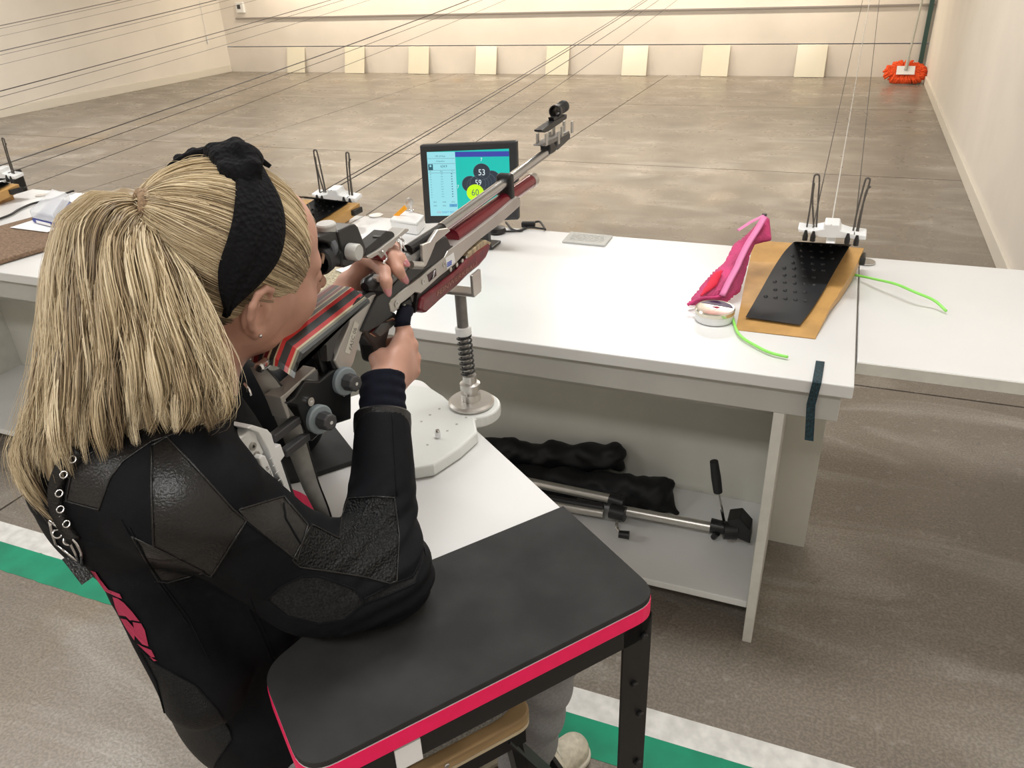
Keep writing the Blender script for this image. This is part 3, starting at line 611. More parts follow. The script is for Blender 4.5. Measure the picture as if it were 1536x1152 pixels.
for i, (a, b_) in enumerate(zip(['60', '59', '58', '57', '56', '55', '54', '53', '52', '51'], ['9.8', '10.3*', '10.2', '10.4*', '10.7*', '10.6*', '10.5*', '9.9', '10.7*', '10.5*'])):
    y = 452 + i * 30; stext(a, 196, y, 13, e_tx); stext(b_, 328, y - 6, 13, e_tx); patch(436, y - 12, 450, y - 2, e_tx, .0013, 'direction_mark')
for a, x in zip(['104.2', '103.8', '103.3'], (228, 338, 445)): stext(a, x, 780, 17, e_tx)
patch(398, 805, 490, 842, mat('screen_hl', (0, 0, 0), .3, emis=((.12, .42, .7), .9)), .0012, 'highlight')
for a, x in zip(['104.5', '104.0', '105.1'], (228, 338, 445)): stext(a, x, 825, 17, e_tx)
stext('YOU', 270, 905, 22, e_rd); stext('DON\'T TEST', 380, 905, 22, e_bl)
# cables and adaptor
c4 = crop(560, 120, 3.841)
MB().tube(spline([Z(*p, .755) for p in c4((765, 820), (800, 860), (850, 868), (880, 840))] + [Z(*p, .757) for p in c4((950, 815), (975, 835), (990, 862))], 6), .0035, 8).put('monitor_cable', MT['cable'], label='black cable with a ferrite block looping behind the monitor', cat='cable', smooth='all', org=Z(770, 345, .755))
MB().tube(spline([Z(*p, .755) for p in c4((700, 848), (740, 870), (830, 868), (900, 850), (985, 858))], 6), .0032, 8).put('monitor_cable', MT['cable'], label='black cable running flat on the bench right of the monitor', cat='cable', smooth='all', org=Z(750, 347, .755))
q = Z(*c4((893, 832))[0], .760); MB().obox(q, [_n([1, .25, 0]), _n([-.25, 1, 0]), (0, 0, 1)], (.022, .009, .009)).put('ferrite_block', MT['cable'], label='black ferrite block clipped on the monitor cable', cat='cable fitting', bev=.004, org=q)
q = Z(*c4((712, 878))[0], .752); MB().lathe(q, (0, 0, 1), [(.026, 0), (.03, .006), (.026, .016), (.012, .020)], n=20).put('cable_foot', MT['black'], label='round black foot on the bench below the monitor', cat='foot', smooth=True, org=q)
# white key switch box with key and orange tag
z1 = .792; a, b_, c_, d_ = [Z(*p, z1) for p in ((585, 328), (625, 334), (636, 322), (601, 314))]
t = thing('key_box', 'white key switch box left of the monitor', 'box', (a + c_) / 2 * [1, 1, 0] + [0, 0, .75])
MB().prism([a, b_, c_, d_], (0, 0, -(z1 - .7515))).put('box_body', MT['plasticw'], t, bev=.003); MB().prism([p + [0, 0, -.010] for p in (a, b_, c_, d_)], (0, 0, .002)).put('lid_gap', MT['greypl'], t)
kq = Z(617, 318, z1); MB().lathe(kq + [0, 0, .001], (0, 0, 1), [(.009, 0), (.009, .006), (.006, .008)], n=14).put('lock', MT['chrome'], t, smooth=True)
t = thing('key', 'grey key standing in the white key switch box', 'key', kq + [0, 0, .009])
MB().obox(kq + [0, 0, .014], [(.8, .6, 0), (-.6, .8, 0), (0, 0, 1)], (.003, .0012, .008)).put('blade', MT['chrome'], t)
MB().lathe(kq + [-.004, 0, .033], (.4, -.9, 0), [(.012, -.002), (.014, -.001), (.014, .001), (.012, .002)], n=16).put('bow', MT['steel'], t, smooth=True)
tg = [Y(*p, 2.15) for p in ((589, 324), (596, 326), (610, 314), (606, 308))]
MB().prism(tg, (0, .006, 0)).put('key_tag', MT['orangetag'], label='orange plastic tag hanging from the key on the white box', cat='tag', bev=.002, org=tg[0])
# ------------------------------------------------------------------ tripod and bags on the shelf
ZS = .122
def bagpiece(pts, rr, k=.03): return [cone(pts[i], pts[i + 1], rr[i], rr[i + 1], k) for i in range(len(pts) - 1)]
def fold(p): return .0035 * np.sin(p[:, 0] * 60 + p[:, 2] * 90) + .003 * np.sin(p[:, 0] * 23 + p[:, 1] * 70) + .004 * np.abs(np.sin(p[:, 0] * 38 - p[:, 2] * 75 + 2 * np.sin(p[:, 0] * 17))) - .002
c3 = crop(680, 560, 2.742)
def sh(px, py, z): return Z(px, py, ZS + z)
A1 = [sh(640, 672, .09), sh(760, 678, .085), sh(830, 684, .085), sh(885, 686, .09), sh(918, 685, .10), sh(928, 700, .06)]
me = sdf_mesh(bagpiece(A1, [.036, .036, .034, .036, .030, .012]), .006, 'bag', fold); link(me, 'tripod_bag', MT['bag'], label='black nylon carry bag lying against the shelf back panel', cat='bag', smooth='all', org=A1[1] * [1, 1, 0] + [0, 0, ZS])
A2 = [sh(650, 708, .045), sh(760, 716, .045), sh(850, 724, .045), sh(930, 735, .046), sh(985, 738, .05), sh(1000, 728, .06)]
me = sdf_mesh(bagpiece(A2, [.040, .040, .039, .041, .040, .016]) + bagpiece([sh(985, 745, .04), sh(1015, 768, .012)], [.034, .008]), .006, 'bag', fold); link(me, 'tripod_bag', MT['bag'], label='black nylon carry bag lying in front of the other bag beside the tripod', cat='bag', smooth='all', org=A2[1] * [1, 1, 0] + [0, 0, ZS])
t = thing('tripod', 'silver folding tripod with black fittings lying on the bench shelf', 'tripod', sh(930, 770, 0))
hz = .055; HD = sh(1066, 790, hz); MID = sh(928, 764, hz)
MB().tube([MID, HD], .013, 16).put('centre_column', MT['steel'], t, smooth=True)
MB().tube([sh(740, 712, .075), sh(915, 748, .075)], .013, 16).put('leg', MT['steel'], t, smooth=True)
MB().tube([sh(740, 742, .045), sh(905, 770, .045)], .012, 16).put('leg', MT['steel'], t, smooth=True)
MB().tube([sh(740, 733, .055), sh(905, 762, .055)], .011, 12).put('leg', MT['black'], t, smooth=True)
MB().tube([sh(914, 748, .075), sh(935, 755, .07)], .019, 14).put('collar', MT['black'], t, smooth=True); MB().tube([sh(916, 766, hz), sh(938, 772, hz)], .021, 14).put('collar', MT['black'], t, smooth=True)
MB().tube([sh(930, 745, .07), sh(930, 780, .04)], .012, 10).put('clamp_block', MT['black'], t, smooth=True)
MB().tube(spline([sh(926, 782, .045), sh(925, 792, .035), sh(931, 800, .03)], 4), .005, 8).put('crank_arm', MT['chrome'], t, smooth=True); MB().tube([sh(928, 801, .03), sh(944, 803, .03)], [.010, .0115], 12).put('crank_knob', MT['black'], t, smooth=True)
MB().tube([sh(1066, 788, hz), sh(1092, 793, hz)], [.020, .017], 14).put('head_collar', MT['black'], t, smooth=True)
MB().tube([sh(1085, 795, hz), sh(1105, 796, hz)], .024, 14).put('tilt_head', MT['black'], t, smooth=True)
MB().prism([Y(*p, dep_y) for p, dep_y in zip(c3((1125, 604), (1180, 598), (1222, 645), (1220, 702), (1150, 672)), [sh(1100, 800, hz)[1]] * 5)], (0, .05, 0)).put('mount_plate', MT['black'], t, bev=.003)
ya = sh(1084, 785, hz)[1]; pa, pb, pc_ = Y(1088, 792, ya), Y(1077, 738, ya), Y(1071, 692, ya)
MB().tube([pa, pb], .004, 8).put('pan_handle_rod', MT['chrome'], t, smooth=True); MB().tube([pb, pb + (pc_ - pb) * .5, pc_], [.0115, .0125, .0105], 14).put('pan_handle_grip', MT['rubber'], t, smooth=True)
MB().tube([sh(1098, 800, .04), sh(1097, 812, .02)], .005, 8).put('wing_screw', MT['chrome'], t, smooth=True); MB().tube([sh(1076, 800, .05), sh(1070, 806, .03)], .008, 8).put('lever', MT['black'], t, smooth=True)
# ------------------------------------------------------------------ shooting table with cut-out, pads, frame, stool
TC = np.array([-.13, .72]); TU = _n([.61, .79]); TV = np.array([-TU[1], TU[0]])
def UV(u, v, z): q = TC + TU * u + TV * v; return np.array([q[0], q[1], z])
def rounded(pts, rs, n=7):
    out = []; m = len(pts)
    for i, (p, r_) in enumerate(zip(pts, rs)):
        p = np.array(p, float); a = np.array(pts[i - 1], float); b_ = np.array(pts[(i + 1) % m], float)
        if r_ <= 0: out.append(tuple(p)); continue
        da = _n(a - p); db = _n(b_ - p); r_ = min(r_, .49 * np.linalg.norm(a - p), .49 * np.linalg.norm(b_ - p)); s, e = p + da * r_, p + db * r_
        for t_ in np.linspace(0, 1, n): out.append(tuple((1 - t_) ** 2 * s + 2 * t_ * (1 - t_) * p + t_ * t_ * e))
    return out
TOPV = .715
tab = rounded([(.012, 0), (.012, TOPV), (-.44, TOPV), (-.44, .575), (-.285, .50), (-.285, .235), (-.44, .150), (-.44, 0)], [.035, .035, .035, .03, .13, .13, .03, .035], 9)
t_ = thing('shooting_table', 'shooting table with black foam pads and bright pink edge at the shooter\'s elbows', 'table', UV(-.2, .35, 0))
STB = t_
MB().prism([UV(u, v, .776) for u, v in tab], (0, 0, .023)).put('table_top', MT['white'], t_)
n = len(tab); v = []
cen = np.array([-.2, .35])
pt = np.array(tab); nx_ = np.roll(pt, -1, 0) - np.roll(pt, 1, 0); nrm = np.stack([nx_[:, 1], -nx_[:, 0]], -1); nrm /= np.linalg.norm(nrm, axis=1)[:, None]
area2 = sum(pt[i][0] * pt[(i + 1) % n][1] - pt[(i + 1) % n][0] * pt[i][1] for i in range(n))
if area2 < 0: nrm = -nrm
for (u, w_), (a, b_) in zip(tab, nrm):
    of_ = -.001 if (a > .7 and w_ > .213) else .0009; o_ = (u + a * of_, w_ + b_ * of_); v += [UV(u, w_, .7765), UV(*o_, .7765), UV(*o_, .7985), UV(u, w_, .7985)]
f = [(4 * i + k_, 4 * ((i + 1) % n) + k_, 4 * ((i + 1) % n) + (k_ + 1) % 4, 4 * i + (k_ + 1) % 4) for i in range(n) for k_ in range(4)]
MB().add(v, f).put('edge_tape', MT['pink'], t_, label='bright pink edge tape', smooth=False)
def pad(poly, rs): return rounded(poly, rs, 9)
MB().prism([UV(u, v, .7995) for u, v in pad([(.012, 0), (.012, .2135), (-.30, .2135), (-.44, .150), (-.44, 0)], [.035, 0, .03, .03, .035])], (0, 0, .0085)).put('foam_pad', MT['pad'], t_, bev=.001)
MB().prism([UV(u, v, .7995) for u, v in pad([(-.19, .497), (-.19, TOPV), (-.44, TOPV), (-.44, .575), (-.30, .497)], [0, .035, .035, .03, .03])], (0, 0, .0085)).put('foam_pad', MT['pad'], t_, bev=.001)
A3 = [np.array([TU[0], TU[1], 0]), np.array([TV[0], TV[1], 0]), np.array([0, 0, 1.])]
def ubox(name, u0, u1, v0, v1, z0, z1, m, par, **k): return MB().obox(UV((u0 + u1) / 2, (v0 + v1) / 2, (z0 + z1) / 2), A3, (abs(u1 - u0) / 2, abs(v1 - v0) / 2, (z1 - z0) / 2)).put(name, m, par, **k)
for sv, v0 in ((1, .006), (-1, TOPV - .006)):
    ubox('frame_rail', -.43, .004, v0, v0 + sv * .004, .738, .776, MT['blackm'], t_)
    ubox('frame_rail', -.43, .004, v0, v0 + sv * .03, .772, .776, MT['blackm'], t_)
    for u0, su in ((.006, -1), (-.425, 1)):
        b = MB().obox(UV(u0 + su * .022, v0 + sv * .002, .388), A3, (.022, .002, .388)).obox(UV(u0 + su * .002, v0 + sv * .021, .388), A3, (.002, .020, .388)); lg = b.put('leg', MT['blackm'], t_)
        for z in (.745, .665, .60, .50, .40):
            MB().lathe(UV(u0 + su * .013 + (0.012 * su if z in (.665,) else 0), v0 - sv * .001, z), -A3[1] * sv, [(.0052, 0), (.0052, .003), (.003, .0045)], n=6).put('bolt', MT['black'], lg)
ubox('cross_rail', -.005, .004, .02, TOPV - .02, .738, .776, MT['blackm'], t_)
ubox('brace', -.415, -.005, .008, .012, .30, .335, MT['blackm'], t_)
s_ = Y(600, 1148, UV(-.3, 0, .75)[1]); ubox('sticker', -.345, -.315, .0035, .0055, .735, .768, MT['paper'], t_)
# stool
st = thing('stool', 'black framed stool with plywood seat and grey cushion under the shooter', 'stool', UV(-.35, .32, 0))
sp_ = rounded([(-.085, .150), (-.085, .52), (-.50, .52), (-.50, .150)], [.03, .03, .05, .05])
MB().prism([UV(u, v, .480) for u, v in sp_], (0, 0, .022)).put('seat_board', MT['ply'], st, bev=.003)
MB().prism([UV(u, v + .0, .474) for u, v in sp_], (0, 0, .006)).put('seat_underlay', MT['plyface'], st)
MB().prism([UV(-.29 + (u + .29) * .96, .335 + (v - .335) * .93, .502) for u, v in rounded([(-.085, .150), (-.085, .52), (-.50, .52), (-.50, .150)], [.06] * 4)], (0, 0, .05)).put('cushion', mat('grey_speckled_foam', (.20, .20, .19), .9, noise=.4, nscale=300), st, bev=.012, seg=3)
MB().lathe(UV(-.235, .1495, .491), -A3[1], [(.0045, 0), (.0045, .001), (.003, .002)], n=12).put('screw', MT['chrome'], st)
for su, u0 in ((1, -.46), (-1, -.12)):
    for sv, v0 in ((1, .17), (-1, .50)):
        MB().tube([UV(u0, v0, .474), UV(u0 - su * .05, v0 - sv * .04, .0)], .014, 4).put('leg', MT['blackm'], st)
ubox('seat_rail', -.48, -.10, .155, .175, .440, .474, MT['blackm'], st); ubox('seat_rail', -.48, -.10, .495, .515, .440, .474, MT['blackm'], st)
MB().tube([UV(-.13, .165, .46), UV(.02, .17, .16)], .013, 4).put('footrest_strut', MT['blackm'], st); MB().tube([UV(-.13, .505, .46), UV(.02, .50, .16)], .013, 4).put('footrest_strut', MT['blackm'], st)
MB().tube([UV(.02, .165, .16), UV(.02, .505, .16)], .013, 4).put('footrest_bar', MT['blackm'], st)
MB().tube([UV(-.48, .20, .14), UV(-.14, .20, .14)], .012, 4).put('stretcher', MT['blackm'], st); MB().tube([UV(-.48, .47, .14), UV(-.14, .47, .14)], .012, 4).put('stretcher', MT['blackm'], st)
# ------------------------------------------------------------------ white plastic plate and spring rest
ZP = .8005
pp = [Z(*p, .826)[:2] for p in [(590, 580), (618, 574), (645, 578), (664, 590), (680, 604)]] ; bc = Z(707, 603, .826)[:2]
import math as _m2
cc = bc + np.array([.004, .0]); lob = [tuple(cc + .047 * np.array([math.cos(a), math.sin(a)])) for a in np.linspace(1.75, -1.1, 14)]
poly = [tuple(p) for p in pp] + lob + [tuple(Z(*p, .826)[:2]) for p in [(716, 645), (690, 668), (650, 694), (622, 699), (560, 690), (545, 640), (560, 600)]]
t = thing('rest_plate', 'milky white plastic plate lying on the shooting table under the rifle stand', 'plate', (poly[0][0], poly[0][1], ZP))
MB().prism([(x, y, ZP) for x, y in poly], (0, 0, .022)).put('plate_body', MT['milky'], t, bev=.004, seg=3)
qp = Z(657, 655, .824); MB().lathe([qp[0], qp[1], .823], (0, 0, 1), [(.0045, 0), (.0045, .010), (.003, .014)], n=12).put('locating_pin', MT['chrome'], t, smooth=True)
for p in [(659, 613), (645, 622), (632, 632), (685, 636), (671, 646), (641, 667), (699, 626)]:
    q = Z(*p, .823); MB().lathe([q[0], q[1], .8226], (0, 0, 1), [(.0022, 0), (.0022, .0004)], n=10).put('screw_hole', MT['greypl'], t)
c = np.array([bc[0], bc[1], .8235]); XR = -.54
t = thing('spring_rest', 'aluminium spring stand on a round base holding up the rifle fore-end', 'stand', c)
MB().lathe(c, (0, 0, 1), [(.038, 0), (.040, .002), (.040, .005), (.036, .0085), (.0175, .009), (.0175, .022), (.0165, .022)], n=48).put('base_disc', MT['steel'], t, smooth=True)
MB().lathe(c + [0, 0, .022], (0, 0, 1), [(.012, 0), (.012, .006), (.0175, .008), (.0175, .018), (.012, .020), (.012, .034)], n=32).put('lower_collar', MT['steel'], t, smooth=True)
top = Y(690, 437, c[1] + .008); ax = _n(top - (c + [0, 0, .05])); hgt = np.linalg.norm(top - c)
s0 = c + ax * .055; s1 = c + ax * .128; pts = []
e1 = _n(np.cross(ax, [1, 0, 0])); e2 = np.cross(ax, e1)
for i in range(8 * 18 + 1):
    a = i / 18 * 2 * math.pi; pts.append(s0 + (s1 - s0) * i / (8 * 18) + .0115 * (e1 * math.cos(a) + e2 * math.sin(a)))
MB().tube(pts, .0019, 7).put('coil_spring', MT['blackm'], t, smooth='all')
MB().tube([c + ax * .05, s1], .0075, 16).put('inner_rod', MT['steel'], t, smooth=True)
MB().lathe(s1, ax, [(.0125, 0), (.0135, .002), (.0135, .013), (.0115, .0145)], n=28).put('nylon_collar', MT['plasticw'], t, smooth=True)
MB().tube([s1 + ax * .014, top], .0095, 24).put('pole', MT['breech'], t, smooth=True)
yk = top[1]; b = MB()
b.box((XR - .030, yk - .014, top[2] - .002), (XR + .034, yk + .014, top[2] + .004)); b.box((XR + .029, yk - .016, top[2] + .002), (XR + .034, yk + .016, top[2] + .036)); b.box((XR - .034, yk - .016, top[2] + .002), (XR - .029, yk + .016, top[2] + .036))
b.put('yoke', MT['steel'], t, bev=.001)
# ------------------------------------------------------------------ the rifle
c3 = crop(360, 320, 3.84); c4 = crop(560, 120, 3.841); c5 = crop(460, 320, 8.228); c6 = crop(520, 360, 7.2); c7 = crop(780, 140, 10.47); c8b = crop(380, 420, 7.2); c9 = crop(380, 540, 7.2); cf = crop(630, 350, 9.6); cb = crop(330, 630, 9.6)
RF = thing('air_rifle', 'silver and dark red match air rifle resting on the spring stand in the shooter\'s hands', 'rifle', (XR, 1.0, 1.08))
def prof(pts, x0, x1): return MB().prism([X(px, py, x1) for px, py in pts], (x0 - x1, 0, 0))     # outline on the right face, extruded to the left
def rp(name, pts, x0, x1, m, par=None, **k): return prof(pts, x0, x1).put(name, m, par or RF, **k)
a = X(*c4((392, 857))[0], XR); b_ = X(*c4((1018, 400))[0], XR)
MB().tube([a, b_], .0090, 28).put('barrel', MT['barrel'], RF, smooth=True)
bd = _n(b_ - a)
# air cylinder
ca = X(*c4((452, 905))[0], XR); ce = X(*c4((905, 582))[0], XR)
MB().tube([ca, ce], .0128, 28).put('air_cylinder', MT['red'], RF, smooth=True)
cdv = _n(ce - ca); MB().lathe(ce - cdv * .004, cdv, [(.0135, 0), (.0138, .004), (.0138, .016), (.011, .020), (.006, .021)], n=28).put('cylinder_cap', MT['steel'], RF, smooth=True)
# clamp
q = a + bd * (((X(*c4((760, 590))[0], XR) - a) @ bd)); qc = ca + cdv * ((q - ca) @ cdv)
MB().obox((q + qc) / 2 + [0, 0, .001], [(1, 0, 0), bd, np.cross((1, 0, 0), bd)], (.0148, .010, .029)).put('barrel_clamp', MT['blackm'], RF, bev=.006, seg=3)
# frame rail (long silver side)
rail = c6((465, 690), (487, 640), (640, 520), (800, 400), (950, 275), (1060, 185)) + c4((430, 985), (600, 860), (720, 765), (828, 670), (848, 690), (850, 722), (730, 830), (600, 930), (540, 985)) + c6((1165, 270), (1000, 400), (900, 490), (800, 580), (770, 570), (740, 565), (700, 600), (640, 650), (585, 690), (560, 740), (520, 778), (480, 775))
rl = rp('frame_rail', rail, XR - .018, XR + .018, MT['anod'], bev=.0012)
for p in c6((535, 690), (825, 448), (1050, 262)):
    MB().lathe(X(*p, XR + .0182), (1, 0, 0), [(.0045, 0), (.0045, .0012), (.0024, .0012), (.0024, .0004)], n=16).put('screw', MT['steel'], rl, smooth=True)
rp('emblem_plate', c6((875, 378), (965, 308), (970, 385), (893, 455)), XR + .0182, XR + .0186, mat('emblem_maroon', (.035, .006, .012), .4), rl)
rp('emblem_stroke', c6((925, 420), (945, 330), (960, 325), (940, 400), (905, 440)), XR + .0187, XR + .0190, MT['paper'], rl)
rp('inspection_sticker', cf((368, 360), (485, 275), (510, 415), (392, 520)), XR + .0182, XR + .0186, MT['paper'], rl)
for i in range(3): rp('sticker_print', cf((390, 425 + i * 24), (455, 385 + i * 24), (460, 400 + i * 24), (394, 440 + i * 24)), XR + .0187, XR + .0189, mat('blue_print', (.05, .12, .55), .5) if i == 0 else bpy.data.materials['blue_print'], rl)
# black housing
rp('receiver', c3((700, 680), (735, 600), (790, 480), (870, 430), (960, 325), (1060, 225), (1190, 130), (1215, 185), (1260, 190), (1180, 260), (1060, 330), (900, 470), (865, 530), (885, 590), (800, 650), (730, 690)), XR - .0165, XR + .0165, MT['blackm'], bev=.002)
ba = X(*c3((770, 430))[0], XR); bb_ = X(*c3((1020, 225))[0], XR)
MB().tube([ba, ba + (bb_ - ba) * .12, bb_], [.0125, .0150, .0150], 26).put('breech_tube', MT['breech'], RF, smooth=True)
MB().tube([X(*c3((965, 215))[0], XR + .004), X(*c3((1150, 95))[0], XR + .004)], .0085, 14).put('barrel_sleeve', MT['blackm'], RF, smooth=True)
MB().lathe(X(*c3((760, 395))[0], XR + .008), -bd, [(.010, -.004), (.010, .012), (.006, .018)], n=20).put('bolt_knob', MT['blackm'], RF, smooth=True)
MB().lathe(X(*c3((775, 372))[0], XR + .014), (1, 0, 0), [(.005, 0), (.005, .006)], n=16).put('screw', MT['steel'], RF, smooth=True)
# cocking lever
rp('cocking_lever', c3((1022, 300), (1058, 285), (1055, 180), (1095, 165), (1140, 95), (1200, 85), (1215, 100), (1130, 170), (1100, 245), (1075, 300), (1060, 315), (1030, 312)), XR + .017, XR + .023, MT['steel'], bev=.0015)
MB().tube([X(*c3((985, 297))[0], XR + .020), X(*c3((1045, 300))[0], XR + .024)], .0055, 16).put('lever_pin', MT['steel'], RF, smooth=True)
# trigger blade and guard
rp('trigger_guard', c6((690, 600), (770, 575), (800, 590), (760, 700), (740, 790), (715, 780), (725, 700)), XR - .010, XR + .010, MT['breech'], bev=.001)
rp('trigger_unit', c6((600, 690), (690, 630), (710, 700), (690, 740), (600, 740)), XR - .008, XR + .012, MT['blackm'], bev=.001)
rp('trigger', c6((620, 700), (640, 690), (650, 740), (660, 775), (645, 778), (630, 740)), XR - .003, XR + .0135, MT['steel'], bev=.001)
# fore stock
fs = cf((50, 935), (240, 790), (400, 660), (560, 530), (700, 350 + 20), (860, 240), (1010, 140), (1022, 200), (960, 350), (860, 470), (700, 600), (540, 760), (300, 960), (100, 1145), (60, 1150), (20, 1120))
fo = rp('fore_stock', fs, XR - .022, XR + .022, MT['redwood'], bev=.004)
rp('wood_insert', cf((690, 330), (700, 280), (900, 120), (950, 95), (1030, 130), (1010, 165), (860, 245), (700, 375)), XR - .018, XR + .019, MT['wood'], bev=.001)
rp('lower_black', c6((770, 560), (900, 480), (1165, 275), (1300, 165), (1320, 200), (1150, 330), (1000, 470), (830, 610), (780, 740), (740, 790), (745, 700)), XR - .014, XR + .0150, MT['blackm'])
for p in cf((430, 520), (520, 455), (600, 400), (660, 350)):
    MB().lathe(X(*p, XR + .0152), (1, 0, 0), [(.004, 0), (.004, .002), (.002, .003)], n=10).put('adjuster', MT['steel'], RF, smooth=True)
me = text_mesh('FEINWERKBAU', .1); px = quad_map(me, cf((255, 830), (820, 395), (815, 460), (250, 910)))
for v_, q in zip(me.vertices, px): v_.co = tuple(X(q[0], q[1], XR + .0226))
link(me, 'lettering', mat('faded_gold', (.36, .17, .12), .5), fo)
# front sight
rp('muzzle_collar', c7((470, 800), (540, 770), (585, 850), (570, 910), (520, 945), (465, 968), (478, 880)), XR - .011, XR + .011, MT['blackm'], bev=.003)
rp('sight_carrier', c7((575, 760), (660, 690), (780, 610), (792, 640), (790, 710), (700, 800), (600, 890), (575, 870)), XR - .008, XR + .008, MT['dkgrey'], bev=.002)
rp('sight_deck', c7((345, 810), (480, 730), (770, 590), (780, 615), (600, 730), (500, 800), (360, 830)), XR - .009, XR + .0095, MT['breech'])
zl = X(*c7((400, 600))[0], XR)[2]
for p, q in (((345, 630), (345, 820)), ((530, 600), (545, 790)), ((590, 520), (600, 670)), ((745, 440), (765, 610))):
    A_, B_ = X(*c7(p)[0], XR), X(*c7(q)[0], XR)
    for s_ in (-.009, .009): MB().obox((A_ + B_) / 2 + [s_, 0, 0], [(1, 0, 0), (0, 1, 0), (0, 0, 1)], (.0018, .0055, abs(A_[2] - B_[2]) / 2)).put('sight_post', MT['anod'], RF, bev=.0006)
rp('sight_rail', c7((345, 575), (370, 560), (540, 440), (700, 345), (740, 330), (735, 400), (640, 470), (450, 600), (400, 618), (350, 605)), XR - .009, XR + .008, MT['black'], bev=.0015)
sa, sb_ = X(*c7((545, 290))[0], XR), X(*c7((690, 215))[0], XR)
dv_ = _n(sb_ - sa); dv_ = bd
MB().lathe(sa, dv_, [(.0105, 0), (.0125, 0), (.0130, .004), (.0125, .012), (.0108, .014), (.0108, .040), (.0122, .042), (.0122, .058), (.0098, .058), (.0098, .002), (.0105, 0)], n=32, cap=False).put('sight_tunnel', MT['black'], RF, smooth=True)
MB().ring(sa + dv_ * .03, dv_, .006, .0007, 24, 6).put('sight_ring', MT['black'], RF); MB().obox(sa + dv_ * .03 + [0, 0, -.008], [(1, 0, 0), dv_, np.cross((1, 0, 0), dv_)], (.0005, .0004, .003)).put('ring_stem', MT['black'], RF)
rp('tunnel_foot', c7((525, 380), (690, 330), (740, 325), (735, 400), (640, 440), (545, 450)), XR - .006, XR + .006, MT['black'], bev=.001)
# rear sight
rp('sight_base_rail', c5((735, 430), (990, 215), (1060, 225), (1085, 250), (1088, 295), (760, 500), (720, 520)), XR - .010, XR + .010, MT['blackm'], bev=.001)
rp('rail_slot', c5((890, 292), (930, 270), (962, 285), (920, 308)), XR + .0005, XR + .0102, MT['black'])
rp('sight_bracket', c5((752, 530), (900, 445), (1120, 275), (1215, 185), (1262, 190), (1265, 215), (1130, 320), (1060, 420), (1010, 440), (970, 500), (930, 560), (890, 515), (870, 520), (800, 560), (760, 555)), XR - .008, XR + .013, MT['anod'], bev=.001)
rp('bracket_skirt', c5((870, 500), (940, 460), (1005, 450), (1000, 540), (960, 600), (900, 560)), XR - .006, XR + .0115, MT['red'], bev=.001)
for pp_ in ([(930, 470), (965, 500), (985, 560), (945, 610), (985, 640)], [(1130, 340), (1160, 420), (1165, 480), (1215, 500)], [(1150, 300), (1195, 340), (1190, 400), (1225, 460)]):
    MB().tube(spline([X(*p, XR + .016) for p in c5(*pp_)], 4), .0016, 7).put('bracket_link', MT['chrome'], RF, smooth='all')
rs = rp('sight_block', c5((380, 225), (560, 140), (605, 132), (640, 165), (745, 440), (720, 520), (560, 640), (480, 672), (430, 655), (440, 480), (400, 330)), XR - .020, XR + .014, MT['blackm'], bev=.0025)
rp('sight_block_rear', c5((150, 285), (360, 220), (430, 300), (470, 480), (445, 650), (350, 640), (330, 480), (280, 370), (150, 340)), XR - .016, XR + .012, MT['black'], bev=.003)
MB().lathe(X(*c5((520, 470))[0], XR + .0145), (1, 0, 0), [(.0098, 0), (.0102, .001), (.0102, .013), (.0092, .0145)], n=32).put('windage_knob', MT['knobl'], RF, smooth=True)
kq = X(*c5((255, 245))[0], XR); MB().lathe(kq, (0, -.05, 1), [(.0105, 0), (.0110, .001), (.0110, .008), (.0118, .009), (.0118, .011), (.0105, .0125)], n=32).put('elevation_knob', MT['knobl'], RF, smooth=True)
ey = X(*c5((330, 480))[0], XR); ed_ = -bd
MB().lathe(ey, ed_, [(.0125, -.006), (.0130, .004), (.0105, .010), (.0105, .014), (.0165, .020), (.0170, .030), (.0145, .033), (.012, .028), (.010, .018)], n=32).put('eyepiece', MT['rubber'], RF, smooth=True)
MB().lathe(X(*c5((262, 400))[0], XR), ed_, [(.0142, 0), (.0150, .002), (.0150, .008), (.013, .010)], n=32).put('iris_disc', mat('iris_grey', (.10, .11, .13), .4), RF, smooth=True)
# stock: silver angled plate, black cap, cheek piece
sp = rp('stock_plate', c3((775, 470), (785, 460), (780, 500), (735, 640), (700, 700), (655, 860), (635, 900), (575, 900), (545, 850), (575, 770), (630, 640), (645, 560), (640, 535), (700, 500), (755, 460)), XR - .012, XR + .013, MT['anod'], bev=.0015)
rp('plate_cap', c3((650, 530), (690, 490), (745, 455), (780, 458), (735, 490), (700, 512), (665, 545)), XR - .011, XR + .0134, MT['black'])
rp('asset_sticker', c3((660, 618), (685, 640), (632, 812), (605, 800)), XR + .0132, XR + .0136, mat('sticker_cream', (.62, .60, .54), .5), sp)
me = text_mesh('FASC 06', .1); px = quad_map(me, c3((628, 790), (658, 655), (678, 668), (644, 800)))
px = quad_map(me, [c3((628, 780))[0], c3((655, 655))[0], c3((674, 662))[0], c3((642, 790))[0]])
for v_, q in zip(me.vertices, px): v_.co = tuple(X(q[0], q[1], XR + .0138))
link(me, 'lettering', MT['black'], sp)
